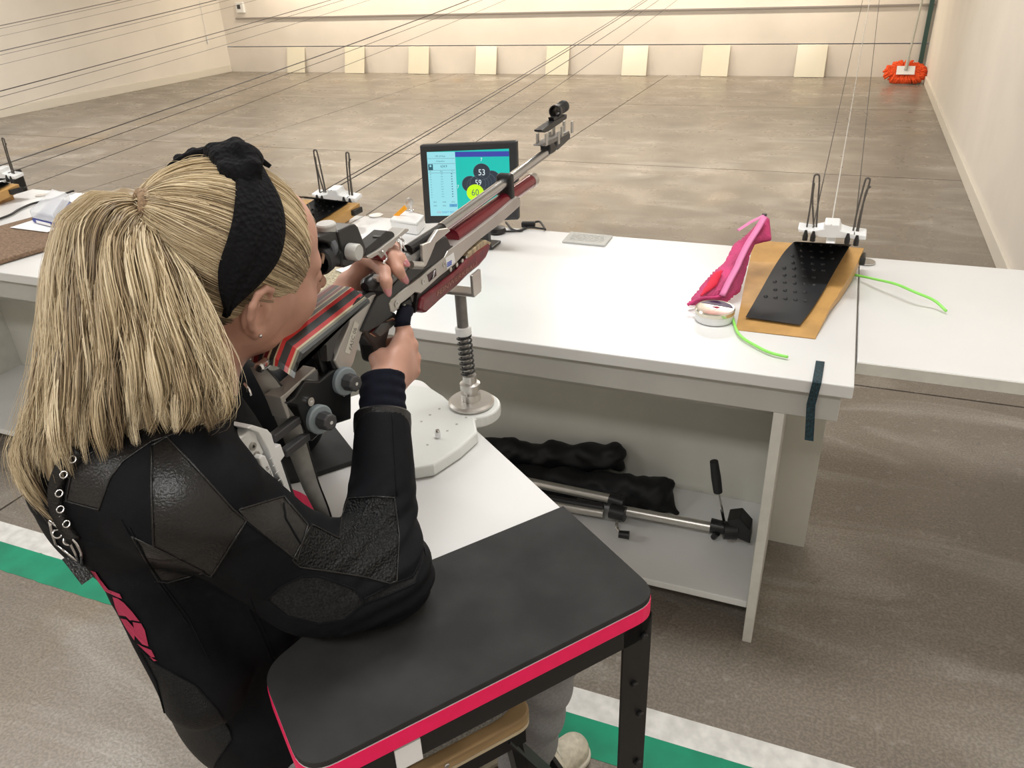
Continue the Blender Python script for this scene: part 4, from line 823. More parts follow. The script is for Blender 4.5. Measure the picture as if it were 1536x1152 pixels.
# laminated cheek piece: one slab per layer, stacked across the rifle
LC = {'r': mat('laminate_red', (.50, .018, .018), .35, coat=.3), 'd': mat('laminate_dark_red', (.14, .006, .012), .35, coat=.3), 'k': mat('laminate_black', (.016, .018, .018), .35, coat=.3), 'c': mat('laminate_cream', (.55, .47, .30), .4, coat=.3), 'g': mat('laminate_grey', (.15, .15, .11), .4, coat=.3), 'p': mat('laminate_pink_grey', (.30, .20, .17), .4, coat=.3)}
A0 = X(*c8b((318, 640))[0], XR - .004); A1 = X(*c8b((1062, 78))[0], XR - .004)          # top edge, rear and front
B0 = X(*c8b((395, 918))[0], XR + .020); B1 = X(*c8b((1045, 370))[0], XR + .020)          # bottom edge
C0 = X(*c8b((318, 780))[0], XR + .006)
xl_, xt, xr_ = XR - .036, XR - .004, XR + .020
seq = [('p', .0028), ('d', .005), ('k', .0045), ('p', .0016), ('d', .004), ('c', .0022), ('k', .0052), ('c', .0016)]; fin = [('r', .0045), ('k', .0085), ('r', .0050), ('c', .0022), ('g', .0030), ('k', .0)]
ztop = lambda y, x: (A0[2] + (A1[2] - A0[2]) * (y - A0[1]) / (A1[1] - A0[1])) - max(0, x - xt) * ((A0[2] + (A1[2] - A0[2]) * (B0[1] - A0[1]) / (A1[1] - A0[1])) - B0[2]) / (xr_ - xt) * .95
zb = lambda y: B0[2] + (B1[2] - B0[2]) * (y - B0[1]) / (B1[1] - B0[1]) - .004
x = xl_ + 0; sl = []
tot = sum(w_ for _, w_ in seq); 
for k_, w_ in seq: w2 = w_ / tot * (xt - xl_); sl.append((k_, x, x + w2)); x += w2
tot = sum(w_ for _, w_ in fin) + .004
for k_, w_ in fin: w2 = (w_ or .004) / tot * (xr_ - xt); sl.append((k_, x, x + w2)); x += w2
yr = A0[1]; yf = A1[1]
cp = bpy.data.objects.new('cheek_piece', None)
prev = None
for k_, x0, x1 in sl:
    ch = .018; v = []
    for xx in (x0, x1):
        zt_ = lambda y: ztop(y, xx)
        pts_ = [(yr, zt_(yr)), (yf, zt_(yf)), (yf, min(zb(yf), zt_(yf) - .004)), (yr - .010, min(zb(yr), zt_(yr) - .004) - .002), (yr - .022, min(zb(yr) - .004, zt_(yr) - .02)), (yr - .018, zt_(yr) - .015)]
        v += [(xx, a_, b2) for a_, b2 in pts_]
    m_ = 6; f = [tuple(range(m_))[::-1], tuple(range(m_, 2 * m_))] + [(i, (i + 1) % m_, m_ + (i + 1) % m_, m_ + i) for i in range(m_)]
    MB().add(v, f).put('laminate_layer', LC[k_], RF, label={'r': 'bright red laminate layer', 'd': 'dark red laminate layer', 'k': 'black laminate layer', 'c': 'cream laminate layer', 'g': 'grey laminate layer', 'p': 'pinkish laminate layer'}[k_])
bpy.data.objects.remove(cp)
rp('cheek_underplate', c8b((395, 925), (1045, 385), (1030, 400), (900, 650), (840, 870), (800, 880), (790, 700), (640, 740), (430, 915)), XR - .010, XR + .012, MT['dkgrey'])
MB().lathe(X(*c8b((200, 850))[0], XR - .012) + [0, -.02, 0], (.2, -1, .1), [(.006, -.012), (.006, .003), (.004, .005)], n=16).put('cheek_bolt', MT['chrome'], RF, smooth=True)
rp('cheek_post', c8b((690, 720), (745, 690), (840, 1000), (770, 1060), (720, 900)), XR - .006, XR + .002, MT['blackm'], bev=.001)
rp('cheek_post', c8b((790, 650), (840, 640), (900, 900), (940, 960), (880, 980), (830, 880)), XR + .003, XR + .010, MT['blackm'], bev=.001)
# grip
rp('grip', c6((170, 960), (230, 880), (380, 800), (500, 770), (560, 790), (545, 860), (480, 960), (440, 1120), (470, 1300), (420, 1350), (330, 1330), (300, 1150), (200, 1040)), XR - .016, XR + .010, MT['black'], bev=.006, seg=3)
for i, (k_, off) in enumerate([('d', 0), ('c', 10), ('d', 22), ('k', 40), ('k', 60)]):
    rp('grip_laminate', c6((240 + off, 1010 - off * .2), (300 + off * 1.2, 960 - off), (500, 835 + off * .8), (540, 850 + off * .7), (520, 880 + off * .6), (400 + off * .3, 990 + off * .2), (300 + off, 1045)), XR + .0055 + i * .0011, XR + .0105 + i * .0011, LC[k_], bev=.0004)
# lower butt frame
rp('butt_frame', c9((360, 470), (450, 400), (560, 225), (720, 228), (860, 110), (960, 60), (1060, 180), (1060, 640), (880, 700), (760, 760), (640, 880), (600, 860), (550, 700), (480, 500)), XR - .012, XR + .010, MT['blackm'], bev=.002)
rp('frame_bar', c9((292, 402), (345, 365), (668, 78), (682, 108), (560, 205), (352, 425), (372, 500), (400, 600), (378, 640), (330, 510)), XR - .016, XR + .006, MT['anod'], bev=.001)
def knob(p, s=1.0):
    q = X(*p, XR + .012); ax_ = _n((1, -.25, .1))
    MB().lathe(q, ax_, [(.0155 * s, 0), (.0175 * s, .001), (.0178 * s, .008), (.0160 * s, .0095)], n=36).put('knob_ring', MT['midgrey'], RF, smooth=True)
    MB().lathe(q + ax_ * .0095, ax_, [(.0105 * s, 0), (.0112 * s, .003), (.0105 * s, .015), (.009 * s, .017), (.002, .017)], n=9).put('knob', MT['dkgrey'], RF, bev=.0012)
    MB().lathe(q + ax_ * .0262, ax_, [(.0022, 0), (.0022, .001)], n=10).put('knob_screw', MT['chrome'], RF)
knob(c9((680, 630))[0]); knob(c9((955, 220))[0])
for p, r_ in (((598, 447), .0052), ((955, 380), .0030)):
    MB().lathe(X(*c9(p)[0], XR + .0102), (1, -.1, .1), [(r_, 0), (r_, .004), (r_ * .5, .004), (r_ * .5, .002)], n=18).put('socket_bolt', MT['chrome'], RF, smooth=True)
for p, q, xx in (((200, 850), (490, 625), XR + .002), ((325, 1010), (575, 820), XR + .008)):
    A_, B_ = X(*c9(p)[0], xx), X(*c9(q)[0], xx); MB().obox((A_ + B_) / 2, [(1, 0, 0), _n(B_ - A_), np.cross((1, 0, 0), _n(B_ - A_))], (.005, np.linalg.norm(A_ - B_) / 2, .0048)).put('butt_rod', MT['dkgrey'], RF, bev=.0012)
# butt plate
bp_ = rp('butt_plate', cb((400, 120), (465, 70), (690, 140), (745, 200), (800, 390), (875, 345), (938, 515), (880, 590), (960, 830), (1050, 1110), (1030, 1150), (960, 1075), (900, 900), (820, 760), (700, 430), (560, 190)), XR - .018, XR + .012, MT['plasticw'], bev=.0012)
rp('butt_hook', cb((-60, 190), (40, 215), (160, 275), (200, 230), (300, 240), (370, 190), (430, 140), (600, 195), (540, 240), (560, 300), (640, 470), (560, 570), (400, 470), (150, 320), (0, 260)), XR - .012, XR + .006, MT['plasticw'], bev=.0025)
rp('butt_label_arm', cb((560, 560), (610, 500), (660, 515), (700, 600), (830, 930), (790, 950), (680, 860), (600, 680)), XR + .004, XR + .016, MT['plasticw'], bev=.002)
for p in cb((465, 378), (518, 508)):
    MB().lathe(X(*p, XR + .0065), (1, 0, 0), [(.0045, 0), (.0045, .002), (.002, .002), (.002, 0)], n=18).put('socket_bolt', MT['steel'], bp_, smooth=True)
me = text_mesh('FASC 06', .1); px = quad_map(me, [cb((780, 850))[0], cb((690, 655))[0], cb((655, 680))[0], cb((735, 880))[0]])
for v_, q in zip(me.vertices, px): v_.co = tuple(X(q[0], q[1], XR + .0163))
link(me, 'lettering', MT['black'], bp_)
for i in range(6):
    y0 = 560 + i * 105; x0 = 715 + i * 41; rp('scale_mark', cb((x0, y0), (x0 + 55, y0 - 45), (x0 + 58, y0 - 38), (x0 + 3, y0 + 7)), XR + .0122, XR + .0126, MT['paper'], bp_)
# ------------------------------------------------------------------ the shooter
PS = thing('person', 'person with blonde ponytail in a black shooting jacket aiming the rifle', 'person', UV(-.42, .31, 0))
def hframe(yaw, pit, rol):
    f = np.array([math.sin(yaw) * math.cos(pit), math.cos(yaw) * math.cos(pit), -math.sin(pit)]); r = np.array([math.cos(yaw), -math.sin(yaw), 0]); u = np.cross(r, f)
    return np.array([r * math.cos(rol) - u * math.sin(rol), f, u * math.cos(rol) + r * math.sin(rol)])
HM = hframe(*[math.radians(a) for a in (20, 15, 12)]); HC = np.array([-.594, .637, 1.222])
def Hd(x, y, z): return HC + np.array([x, y, z]) @ HM
def hl(p): return (np.asarray(p) - HC) @ HM.T
BM = np.array(A3)
RSH = UV(-.46, .165, 1.050); LSH = UV(-.46, .465, 1.09); RE = UV(-.280, .167, .864); RM = RSH + (RE - RSH) * .55 + np.array([0, 0, -.051]); LE = UV(-.27, .58, .862); RW = X(574, 583, -.502); LW = X(522, 446, -.602)
hd = [ell(Hd(0, -.012, .018), (.0735, .092, .081), .02, HM), ell(Hd(0, .040, -.035), (.056, .048, .072), .03, HM), ell(Hd(0, .050, .040), (.052, .032, .042), .03, HM),
      cone(Hd(-.012, .074, -.092), Hd(.012, .074, -.092), .017, .017, .02)]
for s in (-1, 1):
    hd += [cone(Hd(s * .055, -.004, -.050), Hd(s * .022, .066, -.092), .020, .016, .03), ell(Hd(s * .038, .060, -.028), (.024, .024, .026), .025, HM),
           cone(Hd(s * .014, .088, .016), Hd(s * .042, .074, .016), .009, .008, .015), ell(Hd(s * .066, .002, -.02), (.012, .03, .03), .02, HM)]
hd += [sub(ell(Hd(s * .032, .103, -.001), (.018, .014, .012), .012, HM)) for s in (-1, 1)]
hd += [ell(Hd(s * .031, .082, -.002), (.0135, .0125, .0125), .004, HM) for s in (-1, 1)]
hd += [cone(Hd(0, .090, .008), Hd(0, .120, -.026), .0065, .0092, .008), ell(Hd(.010, .106, -.031), (.0075, .010, .0075), .006, HM), ell(Hd(-.010, .106, -.031), (.0075, .010, .0075), .006, HM),
       cone(Hd(-.020, .090, -.058), Hd(.020, .090, -.058), .0055, .0055, .008), cone(Hd(-.016, .091, -.0665), Hd(.016, .091, -.0665), .0062, .0062, .008), sub(cone(Hd(-.024, .099, -.0622), Hd(.024, .099, -.0622), .0022, .0022, .004))]
def ear(s):
    e = [ell(Hd(s * .078, -.014, -.020), (.0055, .0150, .0270), .003, HM)]
    rim = [(.076, .000, -.006), (.082, -.002, .006), (.087, -.012, .0105), (.091, -.022, .007), (.092, -.027, -.006), (.090, -.026, -.020), (.086, -.020, -.033), (.081, -.012, -.043), (.077, -.005, -.046)]
    e += [cone(Hd(s * a[0], a[1], a[2]), Hd(s * b[0], b[1], b[2]), 0.0040, .0040, .002) for a, b in zip(rim[:-1], rim[1:])]
    e += [ell(Hd(s * .0800, -.008, -.043), (.0050, .0075, .0085), .003, HM), sub(ell(Hd(s * .089, -.011, -.018), (.0100, .0080, .0130), .003, HM)), sub(ell(Hd(s * .092, -.016, -.001), (.0075, .006, .0045), .002, HM)),
          cone(Hd(s * .080, -.001, -.016), Hd(s * .080, -.001, -.026), .0040, .0035, .003), cone(Hd(s * .086, -.020, -.022), Hd(s * .086, -.017, -.007), .0028, .0026, .002)]
    return e
hd += ear(1) + ear(-1)
NB = UV(-.455, .305, 1.115)
body = hd + [cone(Hd(0, -.028, -.055), NB, .052, .055, .03), cone(NB, UV(-.45, .31, .70), .075, .085, .05), cone(RSH, LSH, .045, .045, .04), cone(UV(-.42, .25, .655), UV(-.42, .37, .655), .09, .09, .05),
        cone(RSH, RM, .038, .036, .03), cone(RM, RE, .036, .034, .03), cone(LSH, LE, .038, .034, .03), cone(RE, RW, .035, .024, .012), cone(LE, LW, .035, .024, .012)]
for v0, vk, va in ((.24, .26, .31), (.39, .42, .46)):
    body += [cone(UV(-.40, v0, .635), UV(.03, vk, .585), .070, .050, .04), cone(UV(.03, vk, .585), UV(-.04, va, .10), .048, .032, .02)]
# hands
def chain(pts, rs, k=.004): return [cone(pts[i], pts[i + 1], rs[i], rs[i + 1], k) for i in range(len(pts) - 1)]
Rm = [X(606, 503, -.517), X(613, 520, -.511), X(617, 540, -.508), X(616, 558, -.507)]
RH = [cone(RW, m_, .021, .0118, .010) for m_ in Rm] + [cone(Rm[i], Rm[i + 1], .0105, .0105, .004) for i in range(3)]
RH += [ell((Rm[1] + RW) / 2 + [.002, 0, .004], (.013, .026, .026), .012)]
for m_, s in zip(Rm[1:], (1.0, .97, .85)):
    a = m_ + np.array([-.026, .020, -.004]) * s; b_ = a + np.array([-.022, -.010, -.004]) * s; c_ = b_ + np.array([-.006, -.020, -.001]) * s
    RH += chain([m_, a, b_, c_], [.0105, .0088, .0080, .0068])
RH += [ell(m_ + np.array([.0025, .003, .002]), (.0098, .0098, .0098), .0035) for m_ in Rm]
RI = [Rm[0], X(603, 484, -.521), X(606, 471, -.524), X(612, 466, -.530)]
RH += chain(RI, [.0112, .0095, .0080, .007])
RT = [RW + (Rm[0] - RW) * .35 + [-.012, 0, .006], X(560, 522, -.552), X(552, 505, -.566), X(560, 494, -.570)]
RH += chain(RT, [.0150, .0115, .0095, .0080], .008)
Lm = [X(548, 389, -.572), X(562, 377, -.578), X(571, 371, -.588), X(574, 368, -.600)]
LH = [cone(LW, m_, .018, .0120, .014) for m_ in Lm] + [cone(Lm[i], Lm[i + 1], .012, .0115, .008) for i in range(3)]
L_i = [Lm[0], X(561, 393, -.548), X(575.5, 407, -.525), X(579, 423, -.514), X(581.5, 436, -.511)]
L_m = [Lm[1], X(576, 376, -.556), X(586, 386, -.530), X(597, 405, -.516), X(605.5, 418, -.511)]
L_r = [Lm[2], X(581, 371, -.562), X(590, 377, -.538), X(600, 387, -.521), X(608, 395, -.513)]
L_p = [Lm[3], X(583, 366, -.596), X(590, 369, -.584), X(597, 374, -.575)]
for c_, r_ in ((L_i, 1.0), (L_m, 1.0), (L_r, .95), (L_p, .85)): LH += chain(c_, [q * r_ for q in (.0108, .0092, .0088, .0078, .0058)][:len(c_)])
L_t = [LW + (Lm[0] - LW) * .25, X(523, 424, -.600), X(537, 415, -.583), X(552.5, 404.5, -.567)]
LH += chain(L_t, [.0165, .0135, .0102, .0068], .007)
body += RH + LH
me = sdf_mesh(body, .0026, 'body'); BODY = link(me, 'body', MT['skin'], PS, smooth='all')
bvh_b = bvh_of(me) if 0 else None
def ellipsoid(b, c, ax, half, n=12, m_=7):
    ax = [np.array(a) for a in ax]; v = []
    for i in range(m_):
        th = math.pi * (i + .5) / m_
        for k in range(n): ph = 2 * math.pi * k / n; v.append(c + ax[0] * half[0] * math.sin(th) * math.cos(ph) + ax[1] * half[1] * math.cos(th) + ax[2] * half[2] * math.sin(th) * math.sin(ph))
    f = [(i * n + k, i * n + (k + 1) % n, (i + 1) * n + (k + 1) % n, (i + 1) * n + k) for i in range(m_ - 1) for k in range(n)] + [tuple(range(n)), tuple((m_ - 1) * n + k for k in range(n))]
    return b.add(v, f)
tocam = lambda p: _n(CAM - p)
for c_, r_ in ((L_i, .0062), (L_m, .0062), (L_r, .006), (L_t, .0070)):
    d_ = _n(c_[-1] - c_[-2]); p = c_[-1] - d_ * .001; nz = tocam(p) + np.array([.25, 0, .35]); nz = _n(nz - d_ * (nz @ d_)); sx_ = np.cross(d_, nz)
    ellipsoid(MB(), p + nz * (r_ * .60), [sx_, d_, nz], (r_ * .80, r_ * 1.55, .0022)).put('fingernail', MT['nail'], BODY, smooth='all')
MB().tube([RI[0] + (RI[1] - RI[0]) * .75, RI[1], RI[2], X(611, 466, -.528)], [.0118, .0115, .0108, .0095], 14).put('finger_sleeve', MT['jersey'], PS, smooth='all', label='black fabric sleeve on the trigger finger')
# eyes, brows, ear stud
for s in (-1, 1):
    MB().tube(spline([Hd(s * .016, .095, .017), Hd(s * .030, .0945, .022), Hd(s * .046, .083, .018)], 4), .0018, 6, flat=.5).put('eyebrow', mat('brow', (.20, .12, .07), .9) if s < 0 else bpy.data.materials['brow'], BODY, smooth='all')
    MB().tube(spline([Hd(s * .019, .0945, -.004), Hd(s * .031, .0965, -.006), Hd(s * .043, .0875, -.005)], 4), .0013, 6).put('eyelashes', bpy.data.materials['brow'] if s > 0 else MT['black'], BODY, smooth='all')
q = Hd(.0855, -.008, -.044); MB().lathe(q, HM[0], [(.0018, 0), (.002, .0012), (.001, .002)], n=10).put('ear_stud', MT['chrome'], PS, smooth='all')
# ------------------------------------------------------------------ clothes
CE = RE + (RW - RE) * .775; fa = _n(RW - RE)
LC_ = LE + (LW - LE) * .72; la = _n(LW - LE)
jk = [ell(UV(-.485, .315, 1.015), (.122, .150, .135), .05, BM), ell(UV(-.430, .31, .86), (.100, .135, .17), .06, BM), ell(UV(-.43, .31, .66), (.12, .165, .13), .05, BM), ell(UV(-.500, .31, 1.05), (.082, .15, .085), .04, BM),
      cone(UV(-.47, .31, 1.085), RSH, .054, .058, .04), cone(UV(-.46, .31, 1.10), LSH, .060, .060, .04), cone(RSH, RM, .061, .057, .03), cone(RM, RE, .057, .051, .03), ell(RM + (RE - RM) * .5 + [0, 0, -.012], (.06, .06, .05), .03), cone(LSH, LE, .060, .052, .03),
      cone(RE, CE + fa * .03, .050, .0335, .022), cone(LE, LC_ + la * .03, .050, .036, .022), ell(RE + [.0, .0, -.008], (.050, .052, .043), .03),
      cone(NB, NB + (Hd(0, -.03, -.06) - NB) * .38, .066, .064, .03)]
jk += [cone(UV(-.525, .20, .93), UV(-.50, .17, .80), .030, .046, .04)]
jk += [plane_cut(CE + fa * .012, -fa, CE + fa * .05, .05), plane_cut(LC_, -la, LC_ + la * .04, .05)]
ua = _n(RE - RSH)
def jdisp(p):
    t_ = (p - RSH) @ ua; de = np.linalg.norm(p - RE, axis=1); tf = (p - RE) @ fa
    w1 = np.exp(-((de - .05) / .05) ** 2); s1 = np.sin((p @ (ua * 1.0 - fa * .9)) * 210 + 3 * np.sin(p[:, 0] * 40)) * .0021 * w1
    w2 = np.exp(-((t_ - .07) / .07) ** 2) * (np.linalg.norm(p - RSH - ua * np.clip(t_, 0, .3)[:, None], axis=1) < .1); s2 = np.sin(p @ np.array([60, 35, 70.]) + 2 * np.sin(p[:, 2] * 30)) * .0022 * w2
    s3 = np.sin(p[:, 2] * 48 + p[:, 0] * 35 + 1.5 * np.sin(p[:, 1] * 30)) * .0016 * (p[:, 2] < 1.02) * (p[:, 2] > .6)
    return s1 + s2 + s3
me = sdf_mesh(jk, .0034, 'jacket', jdisp)
JM = [MT['fabric'], MT['leather'], MT['meshf'], MT['suede'], MT['grip']]
c2 = crop(0, 560, 3.032); ci = crop(300, 500, 2.88); c7l = crop(400, 740, 2.56); c6l = crop(0, 780, 3.072); cl = crop(100, 840, 7.68)
PATCH = [(1, c2((330, 430), (560, 250), (700, 190), (870, 250), (690, 310), (560, 400), (500, 480), (450, 620), (300, 580))), (1, c2((1085, 620), (1290, 560), (1400, 690), (1350, 850), (1130, 675))),
         (1, c2((600, 740), (720, 945), (760, 950), (930, 905), (700, 790))), (1, c2((690, 330), (760, 290), (900, 440), (1060, 620), (1120, 670), (960, 925), (700, 790), (690, 560))),
         (2, ci((480, 825), (600, 885), (615, 790), (640, 715), (750, 705), (840, 710), (860, 870), (850, 1070), (820, 1080), (700, 1050), (430, 1010), (400, 980))),
         (3, c7l((0, 405), (60, 355), (130, 320), (200, 318), (340, 370), (375, 420), (300, 485), (200, 500), (80, 470))), (3, c7l((600, 205), (610, 240), (570, 345), (470, 390), (375, 425), (375, 405), (480, 350), (560, 320), (585, 270))),
         (4, c6l((640, 590), (720, 660), (900, 760), (1000, 870), (1060, 970), (1070, 1010), (1000, 1110), (960, 1200), (870, 1200), (780, 960), (720, 740)))]
nf = len(me.polygons); cen_ = np.zeros(nf * 3); me.polygons.foreach_get('center', cen_); cen_ = cen_.reshape(-1, 3); nor = np.zeros(nf * 3); me.polygons.foreach_get('normal', nor); nor = nor.reshape(-1, 3)
vis = np.einsum('ij,ij->i', nor, CAM - cen_) > 0; pj = proj(cen_); mi = np.zeros(nf, np.int32)
for k_, pl_ in PATCH: mi[vis & in_poly(pj, pl_)] = k_
BJ = bvh_of(me)
link(me, 'jacket', JM, PS, smooth='all', label='black leather and fabric shooting jacket')
me.polygons.foreach_set('material_index', mi)
def jh(p, lift=.0008, dflt=.80):
    h = hit(BJ, p[0], p[1], lift); return h if h is not None else None
def seam(pts, r_=.0009, m='fabric', lift=.0004):
    dn = []
    for a, b_ in zip(pts[:-1], pts[1:]):
        n_ = max(2, int(np.hypot(b_[0] - a[0], b_[1] - a[1]) / 6))
        for t_ in np.linspace(0, 1, n_, endpoint=False): dn.append((a[0] + (b_[0] - a[0]) * t_, a[1] + (b_[1] - a[1]) * t_))
    dn.append(pts[-1]); hh = [jh(p, lift) for p in dn]; run = []
    for h in hh + [None]:
        if h is None or (run and np.linalg.norm(h - run[-1]) > .03):
            if len(run) > 2: MB().tube(run, r_, 6).put('seam', MT[m] if 1 else None, PS, smooth='all')
            run = [h] if h is not None else []
        else: run.append(h)
for pl_ in [c2((690, 310), (690, 560), (700, 790), (960, 925), (1120, 670), (1060, 620), (900, 440), (760, 290)), c2((690, 310), (760, 285), (870, 250)), c2((1120, 680), (1350, 850), (1400, 690)), c2((1290, 590), (1300, 660), (1370, 780)),
            c2((590, 700), (720, 950), (860, 1150)), c2((700, 945), (830, 950), (930, 905)), ci((480, 825), (400, 980), (430, 1010), (700, 1050), (820, 1080), (850, 1070), (860, 870), (840, 700), (640, 715)),
            ci((830, 350), (850, 700)), c7l((0, 405), (60, 355), (130, 318), (200, 316), (340, 370), (375, 420)), c6l((560, 0), (640, 140), (740, 280), (860, 440), (960, 640)), c6l((1130, 370), (1200, 520), (1270, 690)), c6l((1150, 360), (1220, 520), (1265, 640))]:
    seam(pl_)
for k_, pl_ in PATCH: seam(list(pl_) + [pl_[0]], .0011, 'leather' if k_ < 3 else 'fabric')
# pink letters on the back
for i, pl_ in enumerate([cl((280, 110), (340, 130), (400, 220), (490, 335), (620, 385), (645, 440), (600, 425), (450, 352), (380, 250)),
                         cl((540, 420), (600, 440), (665, 485), (760, 590), (845, 702), (765, 685), (735, 688), (690, 640), (612, 628), (570, 530)),
                         cl((630, 665), (700, 680), (785, 775), (768, 708), (862, 725), (905, 805), (948, 988), (880, 965), (792, 862), (790, 920), (700, 790)),
                         cl((820, 955), (885, 990), (980, 1030), (1022, 1112), (985, 1112), (900, 1035)), cl((960, 1105), (1045, 1152), (1012, 1158))]):
    hh = [jh(p, .0012) for p in pl_]; ok_ = [h for h in hh if h is not None]
    if len(ok_) < 3: continue
    dm = np.mean([dep(h) for h in ok_]); hh = [h if h is not None else P(p[0], p[1], dm) for h, p in zip(hh, pl_)]
    # letters follow the cloth: small fan of faces around each outline
    MB().prism(hh, -_n(ray(*pl_[0])) * .0012).put('back_letter', MT['backtxt'], PS, label='pink printed letter on the jacket back')
# right cuff rim, jersey sleeves, collar
MB().lathe(CE + fa * .006, fa, [(.0335, -.014), (.0362, -.012), (.0368, .000), (.0362, .010), (.0335, .013), (.029, .013)], n=36).put('cuff_band', MT['leather'], PS, smooth=True)
js = [cone(CE - fa * .02, RW + fa * .020, .0305, .0290, .01), plane_cut(RW + fa * .018, -fa, RW + fa * .045, .04)]
link(sdf_mesh(js, .003, 'jersey', lambda p: .0011 * np.sin(p @ (fa * 420)) * np.sin(p[:, 0] * 50)), 'jersey_cuff', MT['jersey'], PS, smooth='all')
js = [cone(LC_ - la * .03, LW - la * .012, .032, .026, .01), plane_cut(LW - la * .016, -la, LW + la * .02, .04)]
link(sdf_mesh(js, .003, 'jersey'), 'jersey_cuff', MT['jersey'], PS, smooth='all')
MB().lathe(NB + (Hd(0, -.03, -.06) - NB) * .30, _n(Hd(0, -.03, -.06) - NB), [(.064, 0), (.062, .02), (.058, .024), (.055, .02)], n=32).put('collar', MT['jersey'], PS, smooth=True)
# grey-lined front edge of the jacket
lc = [(383, 548), (402, 575), (420, 605), (437, 645), (452, 690), (466, 730), (482, 765), (497, 800)]; wd_ = [8, 12, 15, 15, 13, 11, 9, 5]
v = []; last = .86
for i, ((x, y), w_) in enumerate(zip(lc, wd_)):
    dq = .862 + .105 * i / 7; v += [P(x - w_, y + w_ * .4, dq + .004), P(x + w_, y - w_ * .4, dq + .008), P(x + w_ + 1.5, y - w_ * .4, dq + .014), P(x - w_, y + w_ * .4, dq + .012)]
f = [(4 * i + k_, 4 * i + (k_ + 1) % 4, 4 * i + 4 + (k_ + 1) % 4, 4 * i + 4 + k_) for i in range(len(lc) - 1) for k_ in range(4)] + [(0, 1, 2, 3), tuple(4 * (len(lc) - 1) + k_ for k_ in (3, 2, 1, 0))]
MB().add(v, f).put('front_facing', MT['lining'], PS, label='grey lining along the open jacket front', smooth='all')
MB().tube(spline([P(x + w_ + 1, y - w_ * .4, 0.862 + .105 * i / 7 + .010) for i, ((x, y), w_) in enumerate(zip(lc, wd_))], 4), .0016, 6).put('facing_piping', MT['leather'], PS, smooth='all')
# trousers and shoes
tr = [cone(UV(-.42, .25, .655), UV(-.42, .37, .655), .10, .10, .05)]
for v0, vk, va in ((.24, .26, .31), (.39, .42, .46)):
    tr += [cone(UV(-.40, v0, .64), UV(.03, vk, .60), .082, .066, .04), cone(UV(.03, vk, .60), UV(-.02, va, .16), .064, .052, .03), plane_cut(UV(-.03, va, .135), (0, 0, 1), UV(-.03, va, .08), .08)]
link(sdf_mesh(tr, .005, 'trousers', lambda p: .003 * np.sin(p[:, 2] * 70 + p[:, 0] * 60)), 'trousers', MT['trouser'], PS, smooth='all', label='light grey marl trousers')
for u0, v0, dx in ((-.08, .300, .055), (-.09, .45, .03)):
    hl_ = UV(u0, v0, .045); to = UV(u0 + .205, v0 + dx, .034); md = UV(u0 + .09, v0 + dx * .5, .055)
    sh_ = [cone(hl_, md, .034, .036, .02), cone(md, to, .038, .033, .02), cone(hl_, hl_ + [0, 0, .045], .034, .034, .02), plane_cut((0, 0, .018), (0, 0, 1), md - [0, 0, .04], .16)]
    s_o = link(sdf_mesh(sh_, .003, 'shoe'), 'shoe', MT['shoe'], PS, smooth='all', label='cream canvas shoe')
    so = [cone(hl_ - [0, 0, .024], md - [0, 0, .034], .037, .038, .02), cone(md - [0, 0, .034], to - [0, 0, .014], .041, .037, .02), plane_cut((0, 0, .001), (0, 0, 1), md - [0, 0, .1], .2), plane_cut((0, 0, .024), (0, 0, -1), md + [0, 0, .05], .2)]
    link(sdf_mesh(so, .003, 'sole'), 'sole', MT['sole'], s_o, smooth=True)
    for k in range(5):
        q = md + (to - md) * (.05 + k * .13); MB().tube([q + A3[1] * .02 + [0, 0, .030], q + [0, 0, .040], q - A3[1] * .02 + [0, 0, .030]], .0028, 6).put('lace', MT['sole'], s_o, smooth='all')
# strap with eyelets and buckle behind the shoulder
ce_ = crop(50, 640, 4.8)
def bd_(p, e=.0):
    h = hit(BJ, p[0], p[1]); return (dep(h) if h is not None and dep(h) < .86 else .80) - .007 + e
def PB(p, e=0): return P(p[0], p[1], bd_(p, e))
sl_ = ce_((330, 180), (270, 230), (215, 300), (180, 380), (165, 470), (170, 560), (200, 650), (250, 740), (310, 820))
dst = [.775, .780, .785, .79, .79, .79, .79, .79, .79]
v = []; cl_ = spline([PB(p) for p in sl_], 3)
MB().ribbon(cl_, .0072, .0012).put('back_strap', MT['leather'], PS, smooth='all')
for x, y in ((190, 278), (220, 345), (145, 410), (187, 480), (142, 530), (196, 595), (283, 235), (172, 632), (240, 700)):
    q = PB(ce_((x, y))[0], -.002); MB().ring(q, tocam(q) + np.array([-.5, 0, .1]), .0033, .0009, 18, 6).put('eyelet', MT['chrome'], PS, smooth='all')
for pts_ in (((120, 680), (220, 750), (310, 835), (345, 900), (350, 1010)), ((160, 840), (250, 910), (330, 975)), ((120, 680), (135, 760), (165, 845)), ((230, 770), (300, 900), (340, 1000))):
    MB().tube([PB(p, -.003) for p in ce_(*pts_)], .0017, 8).put('buckle', MT['chrome'], PS, smooth='all')
for x, y in ((175, 770), (252, 820)): q = PB(ce_((x, y))[0], -.004); MB().ring(q, tocam(q), .0040, .0011, 18, 6).put('eyelet', MT['chrome'], PS, smooth='all')
MB().ribbon([PB(p, .001) for p in ce_((250, 930), (320, 1020), (390, 1110))], .0062, .0012).put('strap_end', MT['leather'], PS)
# small zip pull at the collar
MB().tube([P(*p, .84) for p in crop(300, 500, 2.88)((190, 215), (210, 240), (222, 270))], .0016, 6).put('zip_pull', MT['chrome'], PS, smooth='all')
